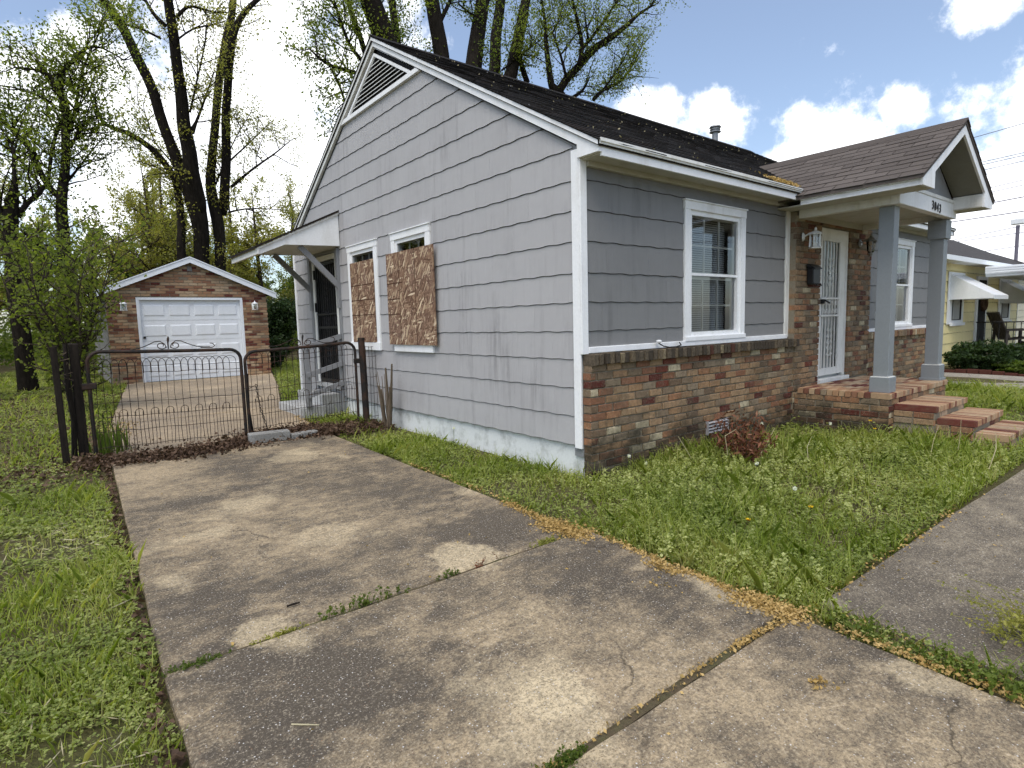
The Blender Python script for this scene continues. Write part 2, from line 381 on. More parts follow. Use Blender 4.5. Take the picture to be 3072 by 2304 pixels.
t = NT('roof_far'); p = t.pos(); n = t.noise(p, 4, 4, .7); t.col(t.mix(n, (.035, .030, .030), (.055, .047, .046))); t.set(.95, .1)
t = NT('osb_line'); t.col((.055, .028, .018)); t.set(.9, .1)

def glass(name, tint=(.9, .95, .95), refl=.16, fk=1.0):
    t = NT(name); nt = t.t
    tr = t.new('ShaderNodeBsdfTransparent'); tr.inputs[0].default_value = (*tint, 1)
    gl = t.new('ShaderNodeBsdfGlossy'); gl.inputs['Roughness'].default_value = .02; gl.inputs[0].default_value = (.95, .97, 1, 1)
    fr = t.new('ShaderNodeFresnel'); fr.inputs[0].default_value = 1.5
    f = t.math('ADD', t.math('MULTIPLY', fr.outputs[0], fk), refl, True)
    mx = t.new('ShaderNodeMixShader'); t.put(f, mx.inputs[0])
    nt.links.new(tr.outputs[0], mx.inputs[1]); nt.links.new(gl.outputs[0], mx.inputs[2]); nt.links.new(mx.outputs[0], t.out.inputs['Surface'])
    return t.m
glass('window_glass', (.93, .95, .95), .07); glass('screened_glass', (.50, .52, .52), 0.0, .12); glass('lamp_glass', (.9, .92, .9), .06)
t = NT('blind_slat'); t.col((.40, .41, .40)); t.set(.6, .3)
t = NT('sash_paint'); t.col((.62, .61, .55)); t.set(.6, .3)
t = NT('galvanized'); n = t.noise(t.pos(), 20, 4, .6); t.col(t.mix(n, (.18, .185, .19), (.34, .345, .35))); t.set(.45, .5, .6)
t = NT('wire_black'); t.col((.02, .02, .022)); t.set(.6, .2)
t = NT('cable_far'); t.col((.16, .15, .19)); t.set(.7, .2)
t = NT('wreath'); n = t.noise(t.pos(), 25, 3, .6); t.col(t.mix(n, (.03, .02, .015), (.12, .07, .04))); t.set(.9, .1)
t = NT('curtain'); n = t.noise(t.pos((12, 12, 1)), 2, 3, .5); t.col(t.mix(n, (.25, .25, .24), (.5, .5, .48))); t.set(.9, .1)
t = NT('edging_brick'); n = t.noise(t.pos(), 12, 4, .6); t.col(t.mix(n, (.07, .022, .018), (.13, .055, .04))); t.set(.9, .1)
t = NT('bench_wood'); n = t.noise(t.pos(), 20, 4, .6); t.col(t.mix(n, (.035, .03, .027), (.085, .075, .068))); t.set(.85, .15)

# ------------------------------------------------------------------ geometry helpers
WORIG = {}                                   # world position of every parent
def gz(y): return -0.26 + (0.02 * y if y < 0 else 0.005 * y)

def link(o, parent=None):
    COL.objects.link(o)
    if parent is not None: o.parent = parent
    return o
def thing(name, label, cat, loc=(0, 0, 0), group=None, kind=None):
    o = bpy.data.objects.new(name, None); o.location = loc; o.empty_display_size = .1
    COL.objects.link(o); WORIG[o.name] = Vector(loc)
    if label: o['label'] = label
    if cat: o['category'] = cat
    if group: o['group'] = group
    if kind: o['kind'] = kind
    return o
def tag(o, label=None, cat=None, group=None, kind=None):
    for k, v in (('label', label), ('category', cat), ('group', group), ('kind', kind)):
        if v: o[k] = v
    return o
def worig(o): return WORIG.get(o.name, Vector((0, 0, 0))) if o is not None else Vector((0, 0, 0))

class MB:
    def __init__(self): self.v = []; self.f = []
    def add(self, vs, fs):
        k = len(self.v); self.v += [tuple(p) for p in vs]; self.f += [tuple(i + k for i in f) for f in fs]; return self
    def box(self, x0, x1, y0, y1, z0, z1):
        if x0 > x1: x0, x1 = x1, x0
        if y0 > y1: y0, y1 = y1, y0
        if z0 > z1: z0, z1 = z1, z0
        return self.add([(x0, y0, z0), (x1, y0, z0), (x1, y1, z0), (x0, y1, z0), (x0, y0, z1), (x1, y0, z1), (x1, y1, z1), (x0, y1, z1)],
                        [(0, 3, 2, 1), (4, 5, 6, 7), (0, 1, 5, 4), (1, 2, 6, 5), (2, 3, 7, 6), (3, 0, 4, 7)])
    def prism(self, poly, a0, a1, axis):
        """poly: 2-D points; extruded from a0 to a1 along axis ('x': poly=(y,z); 'y': poly=(x,z); 'z': poly=(x,y))"""
        def P(p, a): return (a, p[0], p[1]) if axis == 'x' else (p[0], a, p[1]) if axis == 'y' else (p[0], p[1], a)
        n = len(poly)
        vs = [P(p, a0) for p in poly] + [P(p, a1) for p in poly]
        fs = [tuple(range(n)), tuple(range(2 * n - 1, n - 1, -1))] + [(i, i + n, (i + 1) % n + n, (i + 1) % n) for i in range(n)]
        return self.add(vs, fs)
    def tube(self, pts, rad, n=6, cap=True):
        pts = [Vector(p[:3]) for p in pts]
        if not hasattr(rad, '__len__'): rad = [rad] * len(pts)
        up = Vector((0, 0, 1)); rings = []; prev = None
        for i, p in enumerate(pts):
            d = (pts[min(i + 1, len(pts) - 1)] - pts[max(i - 1, 0)])
            if d.length < 1e-9: d = Vector((0, 0, 1))
            d.normalize()
            if prev is None:
                a = d.cross(up)
                if a.length < 1e-3: a = d.cross(Vector((1, 0, 0)))
            else:
                a = prev - d * prev.dot(d)
                if a.length < 1e-4: a = d.cross(up if abs(d.z) < .9 else Vector((1, 0, 0)))
            a.normalize(); b = d.cross(a); prev = a
            rings.append([p + (a * math.cos(2 * math.pi * k / n) + b * math.sin(2 * math.pi * k / n)) * rad[i] for k in range(n)])
        vs = [q for r in rings for q in r]
        fs = [(i * n + k, i * n + (k + 1) % n, (i + 1) * n + (k + 1) % n, (i + 1) * n + k) for i in range(len(rings) - 1) for k in range(n)]
        if cap: fs += [tuple(range(n - 1, -1, -1)), tuple((len(rings) - 1) * n + k for k in range(n))]
        return self.add(vs, fs)
    def bar(self, p, q, w, h):
        """square bar from p to q, w wide, h high"""
        p = Vector(p); q = Vector(q); d = (q - p).normalized()
        s = d.cross(Vector((0, 0, 1)))
        if s.length < 1e-3: s = Vector((1, 0, 0))
        s.normalize(); u = s.cross(d)
        vs = [c + s * a * w / 2 + u * b * h / 2 for c in (p, q) for a, b in ((-1, -1), (1, -1), (1, 1), (-1, 1))]
        return self.add(vs, [(0, 1, 2, 3), (7, 6, 5, 4), (0, 4, 5, 1), (1, 5, 6, 2), (2, 6, 7, 3), (3, 7, 4, 0)])
    def lathe(self, prof, cx, cy, n=14):
        rings = [[(cx + r * math.cos(2 * math.pi * k / n), cy + r * math.sin(2 * math.pi * k / n), z) for k in range(n)] for r, z in prof]
        vs = [q for r in rings for q in r]
        fs = [(i * n + k, i * n + (k + 1) % n, (i + 1) * n + (k + 1) % n, (i + 1) * n + k) for i in range(len(rings) - 1) for k in range(n)]
        fs += [tuple(range(n - 1, -1, -1)), tuple((len(rings) - 1) * n + k for k in range(n))]
        return self.add(vs, fs)
    def mesh(self, name, mat, off=Vector((0, 0, 0)), smooth=False):
        m = bpy.data.meshes.new(name)
        m.from_pydata([(x - off.x, y - off.y, z - off.z) for x, y, z in self.v], [], self.f)
        m.materials.append(MATS[mat])
        if smooth: m.shade_smooth()
        return m
    def build(self, name, mat, parent=None, smooth=False, bevel=0):
        o = bpy.data.objects.new(name, None if False else self.mesh(name, mat, worig(parent), smooth))
        link(o, parent); WORIG[o.name] = worig(parent)
        if bevel:
            md = o.modifiers.new('bevel', 'BEVEL'); md.width = bevel; md.segments = 2; md.limit_method = 'ANGLE'; md.angle_limit = R_(40)
        return o
def box(name, mat, parent, x0, x1, y0, y1, z0, z1, bevel=0): return MB().box(x0, x1, y0, y1, z0, z1).build(name, mat, parent, bevel=bevel)

def quads_mesh(name, V, mat, k=4):
    """V: (N,k,3) polygons -> one mesh"""
    N = len(V); m = bpy.data.meshes.new(name)
    m.vertices.add(N * k); m.vertices.foreach_set('co', np.ascontiguousarray(V, np.float32).ravel())
    m.loops.add(N * k); m.loops.foreach_set('vertex_index', np.arange(N * k, dtype=np.int32))
    m.polygons.add(N); m.polygons.foreach_set('loop_start', np.arange(0, N * k, k, dtype=np.int32))
    m.polygons.foreach_set('loop_total', np.full(N, k, np.int32))
    m.update(calc_edges=True); m.materials.append(MATS[mat]); return m
def quads_obj(name, V, mat, parent=None, k=4):
    o = bpy.data.objects.new(name, quads_mesh(name, V - np.array(worig(parent)), mat, k)); return link(o, parent)
def unit(n, flat=0.0):
    v = RNG.normal(size=(n, 3)); v[:, 2] *= (1 - flat); return v / np.linalg.norm(v, axis=1, keepdims=True)
def leaves(C, size, tilt=None, aspect=.62, fold=.15):
    """diamond leaves at C (N,3)"""
    n = len(C); a = unit(n) if tilt is None else tilt
    b = np.cross(a, unit(n)); b /= np.linalg.norm(b, axis=1, keepdims=True) + 1e-9
    nrm = np.cross(a, b)
    s = (size if hasattr(size, '__len__') else np.full(n, size))[:, None]
    V = np.empty((n, 4, 3))
    V[:, 0] = C - a * s * .5; V[:, 2] = C + a * s * .5
    V[:, 1] = C + b * s * aspect * .5 + nrm * s * fold; V[:, 3] = C - b * s * aspect * .5 + nrm * s * fold
    return V

# ================================================================== GROUND AND PAVING
def sheet(name, mat, x0, x1, y0, y1, dz, nx=2, ny=30, parent=None):
    m = MB(); ys = sorted(set([y0, y1] + ([0.0] if y0 < 0 < y1 else [])))
    vs = [(x, y, gz(y) + dz) for y in ys for x in (x0, x1)]
    fs = [(2 * i, 2 * i + 1, 2 * i + 3, 2 * i + 2) for i in range(len(ys) - 1)]
    return m.add(vs, fs).build(name, mat, parent)
g = sheet('ground', 'lawn_ground', -220, 260, -60, 320, -.05); g['kind'] = 'structure'

def slab(parent, quad, mat, thick=.10, dz=0.0, n=26, wob=.006, seed=0):
    """concrete slab: quad = 4 plan corners (counter-clockwise), slightly worn outline, real thickness"""
    ring = []
    rnd = random.Random(seed)
    for i in range(4):
        a, b = Vector(quad[i]), Vector(quad[(i + 1) % 4])
        for k in range(n):
            p = a.lerp(b, k / n); nv = Vector((b.y - a.y, a.x - b.x)).normalized()
            w = mnoise.noise(Vector((p.x * 4 + seed, p.y * 4, 0))) * wob + mnoise.noise(Vector((p.x * 19 + seed, p.y * 19, 3))) * wob * .6
            q = p + nv * w
            ring.append((q.x, q.y))
    m = MB(); N = len(ring); cx = sum(p[0] for p in ring) / N; cy = sum(p[1] for p in ring) / N
    def ins(p, d):
        v = Vector((cx - p[0], cy - p[1])); v.normalize(); return (p[0] + v.x * d, p[1] + v.y * d)
    r2 = [ins(p, .012) for p in ring]
    vs = [(x, y, gz(y) + dz) for x, y in r2] + [(x, y, gz(y) + dz - .010) for x, y in ring] + [(x, y, gz(y) + dz - thick) for x, y in ring]
    fs = [tuple(range(N))]
    for i in range(N):
        j = (i + 1) % N
        fs += [(i, i + N, j + N, j), (i + N, i + 2 * N, j + 2 * N, j + N)]
    return m.add(vs, fs).build('slab', mat, parent)
drive = thing('driveway', None, None, (-2.2, 0, gz(0)), kind='structure')
slab(drive, [(-3.49, -.956), (-1.06, -.953), (-.95, 3.62), (-3.33, 3.62)], 'concrete_drive', seed=1)
slab(drive, [(-3.50, -2.360), (-1.005, -2.366), (-.97, -.984), (-3.49, -.982)], 'concrete_drive', seed=2, dz=.004)
slab(drive, [(-3.56, -6.2), (-1.02, -6.2), (-1.01, -2.402), (-3.50, -2.386)], 'concrete_drive', seed=3, dz=-.003)
slab(drive, [(-3.33, 3.635), (-.95, 3.635), (-.60, 6.90), (-3.12, 6.86)], 'concrete_yard', seed=4, dz=-.004)
slab(drive, [(-3.11, 6.92), (-.58, 6.95), (.45, 10.6), (-2.70, 10.6)], 'concrete_yard', seed=5, dz=.002)
slab(drive, [(-2.69, 10.62), (.47, 10.62), (1.5, 14.62), (-2.2, 14.62)], 'concrete_yard', seed=6, dz=-.002)
for (a, b, w) in (((-3.49, -.969), (-1.02, -.969), .03), ((-3.50, -2.376), (-1.0, -2.384), .04)):
    m = MB(); n = 60; vs = []
    for i in range(n + 1):
        t = i / n; x, y = a[0] + (b[0] - a[0]) * t, a[1] + (b[1] - a[1]) * t; h = gz(y) - .009 + .006 * mnoise.noise(Vector((x * 9, y, 1)))
        vs += [(x, y - w / 2, h), (x, y, h + .003), (x, y + w / 2, h)]
    m.add(vs, [(3 * i + k, 3 * i + 3 + k, 3 * i + 4 + k, 3 * i + 1 + k) for i in range(n) for k in (0, 1)]).build('joint_soil', 'soil', drive)
walk = thing('front_walk', None, None, (1.5, -3, gz(-3)), kind='structure')
slab(walk, [(-.84, -6.2), (1.36, -6.2), (1.38, -2.47), (-.80, -2.445)], 'concrete_walk', seed=7, dz=.004)
slab(walk, [(1.375, -6.2), (5.4, -6.2), (5.4, -2.56), (1.395, -2.47)], 'concrete_walk', seed=8, dz=-.002)

# ================================================================== BRICKS
def brick_mesh(name, L, D, H, mat, seed, mb=None, at=None):
    """chipped brick centred on the origin: front is -Y"""
    r = random.Random(seed); e = .004
    def j(): return r.uniform(-.0022, .0022)
    x, y, z = L / 2, D / 2, H / 2
    vs = [(-x + e + j(), -y + j(), -z + e + j()), (x - e + j(), -y + j(), -z + e + j()), (x - e + j(), -y + j(), z - e + j()), (-x + e + j(), -y + j(), z - e + j()),
          (-x + j() * .5, -y + e, -z + j() * .5), (x + j() * .5, -y + e, -z + j() * .5), (x + j() * .5, -y + e, z + j() * .5), (-x + j() * .5, -y + e, z + j() * .5),
          (-x, y, -z), (x, y, -z), (x, y, z), (-x, y, z)]
    fs = [(0, 1, 2, 3)] + [(a, a + 4, (a + 1) % 4 + 4, (a + 1) % 4) for a in range(4)] + [(a + 4, a + 8, (a + 1) % 4 + 8, (a + 1) % 4 + 4) for a in range(4)] + [(11, 10, 9, 8)]
    return vs, [tuple(reversed(f)) for f in fs]
_bm = {}
def brick_data(kind, L, D, H, mat):
    """a few shared variants of every brick size"""
    v = random.randrange(5); key = (kind, round(L, 3), D, H, mat, v)
    if key not in _bm:
        vs, fs = brick_mesh('brick', L, D, H, mat, hash(key) & 0xffff)
        m = bpy.data.meshes.new('brick'); m.from_pydata(vs, [], fs); m.materials.append(MATS[mat]); _bm[key] = m
    return _bm[key]
class BrickSet:
    """collects bricks; the ones that show largest become parts, the rest one mesh"""
    def __init__(self): self.items = []
    def put(self, loc, L, D, H, rotz=0.0, mat='brick', pr=0.0, rotx=0.0): self.items.append((pr, loc, L, D, H, rotz, mat, rotx))
    def build(self, parent, limit, mass_name='brickwork'):
        it = sorted(self.items, key=lambda a: -a[0]); o0 = worig(parent)
        for pr, loc, L, D, H, rz, mat, rx in it[:limit]:
            o = bpy.data.objects.new('brick', brick_data('b', L, D, H, mat)); o.location = Vector(loc) - o0
            o.rotation_euler = (rx + random.gauss(0, .006), random.gauss(0, .008), rz + random.gauss(0, .010)); link(o, parent)
        rest = it[limit:]
        if rest:
            m = MB(); mat0 = rest[0][6]
            for k, (pr, loc, L, D, H, rz, mat, rx) in enumerate(rest):
                vs, fs = brick_mesh('b', L, D, H, mat, k % 9)
                M = Matrix.Rotation(rz + random.gauss(0, .008), 3, 'Z') @ Matrix.Rotation(rx + random.gauss(0, .005), 3, 'X')
                m.add([M @ Vector(v) + Vector(loc) for v in vs], fs)
            o = m.build(mass_name, mat0, parent); o['kind'] = 'stuff'
        return self
def run_bond(bs, s0, s1, z0, n, face, mat, ch=.0744, BL=.195, BH=.062, BD=.095, joint=.012, holes=(), top=None, plane='y', pr=lambda s, z: 0.0, rj=.004):
    """running bond in the plane y=face (plane 'y', s=x, looking -Y) or x=face (plane 'x', s=y, looking -X)"""
    for k in range(n):
        z = z0 + ch * (k + .5)
        s = s0 - (BL + joint) * (.5 if k % 2 else 0) + random.uniform(-.012, .012)
        while s < s1:
            a, b = max(s, s0), min(s + BL + random.uniform(-.008, .006), s1)
            s += BL + joint
            if b - a < .03: continue
            segs = [(a, b)]
            for (h0, h1, hz0, hz1) in holes:
                if hz0 - .02 < z < hz1 + .02:
                    segs = [q for (p0, p1) in segs for q in ((p0, min(p1, h0)), (max(p0, h1), p1)) if q[1] - q[0] > .025]
            for p0, p1 in segs:
                m = (p0 + p1) / 2
                if top is not None and z + BH * .6 > top(m): continue
                d = random.uniform(-rj, rj)
                L = round((p1 - p0) / .005) * .005
                if plane == 'y': bs.put((m, face + BD / 2 + d, z), L, BD, BH, 0, mat, pr(m, z))
                else: bs.put((face + BD / 2 + d, m, z), L, BD, BH, -math.pi / 2, mat, pr(m, z))

# ================================================================== THE GREY HOUSE
HL, HD = 9.36, 7.52          # length along the street, depth
house = thing('house', 'grey shingle sided house with brick base, white trim and pillared front porch', 'house', (0, 0, gz(0)))
box('foundation', 'foundation_paint', house, .025, HL - .025, .02, HD - .02, -.45, .03)
RS = .577                    # roof pitch
def wall_top(y): return 4.80 - .58 * abs(y - 3.76)
# structural shell behind the siding (openings cut by building it from strips)
def shell(parent, strips, x0=None, x1=None, y0=None, y1=None):
    m = MB()
    for (a, b, z0, z1) in strips:
        if x0 is not None: m.box(x0, x1, a, b, z0, z1)
        else: m.box(a, b, y0, y1, z0, z1)
    return m.build('wall', 'grey_wood_paint', parent)
WA = (4.09, 4.93, .90, 2.27); WB = (2.64, 3.45, .90, 2.27); RD = (5.56, 6.50, .20, 2.29)     # openings in the side wall (y0,y1,z0,z1)
shell(house, [(.14, 2.64, 0, 2.64), (2.64, 3.45, 0, .90), (2.64, 3.45, 2.27, 2.64), (3.45, 4.09, 0, 2.64), (4.09, 4.93, 0, .90), (4.09, 4.93, 2.27, 2.64),
              (4.93, 5.56, 0, 2.64), (5.56, 6.50, 0, .20), (5.56, 6.50, 2.29, 2.64), (6.50, HD, 0, 2.64)], x0=.004, x1=.12)
m = MB(); m.prism([(.0, 2.64), (HD, 2.64), (4.94, 4.15), (2.6, 4.15)], .004, .12, 'x'); m.build('wall', 'grey_wood_paint', house)
FW = (1.60, 2.58, .93, 2.27); FR = (7.10, 8.08, .93, 2.27); FD = (4.43, 5.29, .20, 2.31)
shell(house, [(.004, 1.60, -.1, 2.56), (1.60, 2.58, -.1, .93), (1.60, 2.58, 2.27, 2.56), (2.58, 4.40, -.1, 2.56), (4.40, 5.32, 2.33, 2.56), (4.40, 5.32, -.1, .2), (5.32, 7.10, -.1, 2.56),
              (7.10, 8.08, -.1, .93), (7.10, 8.08, 2.27, 2.56), (8.08, HL, -.1, 2.56)], y0=.004, y1=.12)
box('wall', 'grey_wood_paint', house, .13, HL, HD - .12, HD, -.1, 2.56)
box('wall', 'grey_wood_paint', house, HL - .12, HL, .13, HD - .13, -.1, 2.56)
m = MB(); m.prism([(.0, 2.56), (HD, 2.56), (3.76, 4.75)], HL - .12, HL, 'x'); m.build('wall', 'grey_wood_paint', house)
box('interior_floor', 'dark_opening', house, .14, HL - .14, .14, HD - .14, .05, .10)

# ---- wavy-edged siding shingles, each one a piece
COURSES = [0, .269, .532, .795, 1.049, 1.31, 1.572, 1.848, 2.119, 2.378, 2.65, 2.915, 3.184, 3.44, 3.69, 3.951, 4.21]
def plank(parent, s0, s1, z0, z1, P, top=None, wave=True, mat='siding_grey', ob=.013, ot=.003, name='siding_shingle', edge='siding_shadow_line'):
    """one shingle: lapped face, thin dark strip along its wavy foot that paints the shadow line under the course"""
    n = max(2, int((s1 - s0) / .026)); m = MB(); vs = []
    for i in range(n + 1):
        s = s0 + (s1 - s0) * i / n
        zb = z0 + (.0032 * math.sin(s * 2 * math.pi / .262 + 9 * z0) + .0012 * math.sin(s * 2 * math.pi / .43 + z0) if wave else 0)
        zt = z1 if top is None else min(z1, top(s))
        zt = max(zt, zb + .008)
        vs += [P(s, zb, .001), P(s, zb, ob - .004), P(s, zb + .0045, ob), P(s, zt, ot), P(s, zt, 0)]
    fs = []; mi = []
    for i in range(n):
        a, b = 5 * i, 5 * i + 5
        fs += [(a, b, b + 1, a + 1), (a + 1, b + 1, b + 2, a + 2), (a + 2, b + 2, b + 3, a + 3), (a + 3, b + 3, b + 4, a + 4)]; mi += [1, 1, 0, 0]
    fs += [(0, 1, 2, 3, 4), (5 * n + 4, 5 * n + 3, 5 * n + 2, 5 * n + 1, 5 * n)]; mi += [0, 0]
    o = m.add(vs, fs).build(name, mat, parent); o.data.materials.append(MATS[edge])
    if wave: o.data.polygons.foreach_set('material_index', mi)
    return o
def side_courses(parent, s0, s1, courses, P, holes, top=None, width=.61, **kw):
    for k in range(len(courses) - 1):
        z0, z1 = courses[k], courses[k + 1] + .012
        s = s0 - (width * (.5 if k % 2 else 0)) - random.uniform(0, .1)
        while s < s1:
            a, b = max(s, s0), min(s + width - .0015, s1); s += width
            if b - a < .02: continue
            segs = [(a, b, z0, z1)]
            for (h0, h1, hz0, hz1) in holes:
                nx = []
                for (p, q, u, v) in segs:
                    if q <= h0 or p >= h1 or v <= hz0 or u >= hz1: nx.append((p, q, u, v)); continue
                    if p < h0: nx.append((p, h0, u, v))
                    if q > h1: nx.append((h1, q, u, v))
                    p2, q2 = max(p, h0), min(q, h1)
                    if u < hz0: nx.append((p2, q2, u, hz0))
                    if v > hz1: nx.append((p2, q2, hz1, v))
                segs = nx
            for (p, q, u, v) in segs:
                if q - p < .012 or v - u < .012: continue
                if top is not None and max(top(p), top(q), top((p + q) / 2)) < u + .02: continue
                plank(parent, p, q, u, v, P, top, wave=(abs(u - z0) < 1e-6), **kw)
PS = lambda s, z, o: (.002 - o, s, z)             # side wall (faces -X)
PF = lambda s, z, o: (s, .002 - o, z)             # front wall (faces -Y)
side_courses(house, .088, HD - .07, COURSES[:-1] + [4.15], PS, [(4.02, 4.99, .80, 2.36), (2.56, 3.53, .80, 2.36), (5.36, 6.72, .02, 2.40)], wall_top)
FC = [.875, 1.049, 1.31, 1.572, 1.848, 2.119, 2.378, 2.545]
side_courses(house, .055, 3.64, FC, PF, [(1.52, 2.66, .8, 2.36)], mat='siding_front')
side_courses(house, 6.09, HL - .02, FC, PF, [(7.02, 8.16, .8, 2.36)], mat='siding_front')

# ---- boards
box('corner_board', 'white_paint', house, -.026, -.002, .0, .088, -.02, 2.63, bevel=.004)
box('corner_board', 'white_paint', house, -.026, .056, -.026, -.002, .845, 2.545, bevel=.004)
box('corner_board', 'white_paint', house, -.024, -.002, HD - .07, HD, -.02, 2.60)
box('corner_board', 'white_weathered', house, 3.64, 3.735, -.024, -.001, .872, 2.50, bevel=.003)
box('sill_board', 'white_paint', house, .058, 3.70, -.034, -.001, .852, .908, bevel=.005)
box('sill_board', 'white_paint', house, 6.10, HL, -.034, -.001, .852, .905, bevel=.005)

# ---- brick base: left panel, pier, door surround, right panel
bs = BrickSet()
Zb = .757 - .0744 * 15
prL = lambda s, z: 10 - s + z * .1
run_bond(bs, .0, 3.735, Zb, 15, -.100, 'brick_mossy', holes=[(1.80, 2.19, -.125, .015)], pr=prL)
run_bond(bs, 3.735, 4.415, Zb, 37, -.112, 'brick', holes=[], pr=lambda s, z: 5 - s * .4 + z * .05)
run_bond(bs, 5.315, 6.085, .22, 29, -.112, 'brick', pr=lambda s, z: 1.0 - s * .1)
run_bond(bs, 4.415, 5.315, 2.317, 1, -.112, 'brick', pr=lambda s, z: .5)
run_bond(bs, 6.085, HL, Zb, 15, -.100, 'brick', pr=lambda s, z: .4 - s * .02)
# rowlock sill course
x = .005
while x < 3.73:
    bs.put((x + .031 + random.uniform(-.004, .004), -.074 - random.uniform(-.006, .010), .800 + random.uniform(-.004, .003)), random.choice((.055, .060, .050)), .150, .096 + random.choice((0, .004, -.004)), 0, 'brick_sill', 12 - x); x += .0685
x = 6.10
while x < HL - .05:
    bs.put((x + .031, -.072 - random.uniform(-.004, .006), .802), .058, .150, .096, 0, 'brick_sill', .2); x += .0685
# left end of the brick base (headers seen from the drive)
for k in range(15):
    if k % 2: bs.put((-.002 + .03, -.052, Zb + .0744 * (k + .5)), .06, .088, .060, 0, 'brick_mossy', 11)
bs.build(house, 300)
m = MB().box(.014, 3.735, -.087, .003, -.5, .80).box(3.735, 4.405, -.099, .003, -.5, 2.44).box(5.325, 6.075, -.099, .003, .1, 2.44).box(4.405, 5.325, -.104, .003, 2.315, 2.44).box(6.075, HL - .01, -.087, .003, -.5, .80)
mm = m.build('mortar', 'mortar', house)
# foundation vent with louvres
v = box('foundation_vent', 'dark_opening', house, 1.80, 2.19, -.106, -.090, -.125, .012)
for k in range(4):
    z = -.110 + k * .034
    MB().add([(1.805, -.124, z - .004), (2.185, -.124, z - .004), (2.185, -.107, z + .010), (1.805, -.107, z + .010), (1.805, -.124, z + .001), (2.185, -.124, z + .001), (2.185, -.107, z + .015), (1.805, -.107, z + .015)],
             [(0, 1, 2, 3), (7, 6, 5, 4), (0, 4, 5, 1), (1, 5, 6, 2), (2, 6, 7, 3), (3, 7, 4, 0)]).build('louver', 'vent_metal', v)
MB().box(1.79, 1.805, -.126, -.09, -.13, .018).build('vent_side', 'vent_metal', v); MB().box(2.185, 2.20, -.126, -.09, -.13, .018).build('vent_side', 'vent_metal', v)

# ---- windows
def wbox(m, P, s0, s1, z0, z1, o0, o1):
    a = P(s0, z0, o0); b = P(s1, z1, o1)
    m.box(a[0], b[0], a[1], b[1], a[2], b[2]); return m
def wpart(name, mat, parent, P, *rects, bevel=0):
    m = MB()
    for r in rects: wbox(m, P, *r)
    return m.build(name, mat, parent, bevel=bevel)
def window(parent, P, s0, s1, z0, z1, sill=True, gl='window_glass', blinds=True, grid_up=3, grid_low=3, casing=.10):
    """s0..s1, z0..z1 outer casing; o>0 is outwards"""
    w = thing('window', None, None, P((s0 + s1) / 2, z0, 0)); w.parent = parent; w.location = worig(w) - worig(parent)
    for (q0, q1) in ((s0, s0 + casing), (s1 - casing, s1)): wpart('side_casing', 'white_paint', w, P, (q0, q1, z0, z1 - casing, -.01, .030), bevel=.004)
    wpart('head_casing', 'white_paint', w, P, (s0 - .005, s1 + .005, z1 - casing, z1 - .014, -.008, .034), (s0 - .015, s1 + .015, z1 - .014, z1, -.006, .048), bevel=.003)
    wpart('sill', 'white_paint', w, P, (s0 - .004, s1 + .004, z0 - (.0 if not sill else .07), z0 + .05, -.02, .045), bevel=.005)
    a, b, c, d = s0 + casing, s1 - casing, z0 + .05, z1 - casing
    wpart('frame', 'white_paint', w, P, (a, a + .042, c, d, -.06, .012), (b - .042, b, c, d, -.06, .012), (a + .042, b - .042, d - .05, d, -.06, .012), (a + .042, b - .042, c, c + .045, -.06, .014))
    zm = c + (d - c) * .50
    wpart('meeting_rail', 'white_paint', w, P, (a + .042, b - .042, zm - .015, zm + .013, -.035, .004))
    for (u0, u1, o_) in ((zm + .013, d - .05, -.010), (c + .045, zm - .015, -.026)):
        MB().add([P(a + .042, u0, o_), P(b - .042, u0, o_), P(b - .042, u1, o_), P(a + .042, u1, o_)], [(0, 1, 2, 3)]).build('pane', gl, w)
    def grid(z_0, z_1, o, n, mat, side=.03):
        r = [(a + .03, a + .03 + side, z_0, z_1, o - .02, o), (b - .03 - side, b - .03, z_0, z_1, o - .02, o), (a + .03 + side, b - .03 - side, z_1 - .03, z_1, o - .02, o), (a + .03 + side, b - .03 - side, z_0, z_0 + .035, o - .02, o)]
        lo, hi = a + .06, b - .06
        for k in range(1, n): r.append((lo + (hi - lo) * k / n - .010, lo + (hi - lo) * k / n + .010, z_0 + .035, z_1 - .03, o - .015, o))
        zh = (z_0 + z_1) / 2
        for k in range(n): r.append((lo + (hi - lo) * k / n + .010, lo + (hi - lo) * (k + 1) / n - .010, zh - .010, zh + .010, o - .015, o))
        return wpart('sash', mat, w, P, *r)
    grid(zm - .01, d - .03, -.040, grid_up, 'sash_paint')
    grid(c + .02, zm - .02, -.055, grid_low, 'sash_paint')
    if blinds:
        z = c + .03
        while z < d - .02:
            m = MB()
            p0, p1, p2, p3 = P(a + .05, z, -.150), P(b - .05, z, -.150), P(b - .05, z + .019, -.165), P(a + .05, z + .019, -.165)
            m.add([p0, p1, p2, p3], [(0, 1, 2, 3)]).build('blind_slat', 'blind_slat', w); z += .0245
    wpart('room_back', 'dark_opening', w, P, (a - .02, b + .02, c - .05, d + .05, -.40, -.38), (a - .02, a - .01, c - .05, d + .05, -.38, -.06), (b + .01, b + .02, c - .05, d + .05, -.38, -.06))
    return w
window(house, PF, 1.50, 2.675, .90, 2.37, sill=False)
window(house, PF, 7.00, 8.175, .90, 2.37, sill=False)
window(house, PS, 4.00, 5.01, .87, 2.375, blinds=False, grid_up=3, gl='screened_glass')
window(house, PS, 2.54, 3.55, .87, 2.38, blinds=False, grid_up=3, gl='screened_glass')

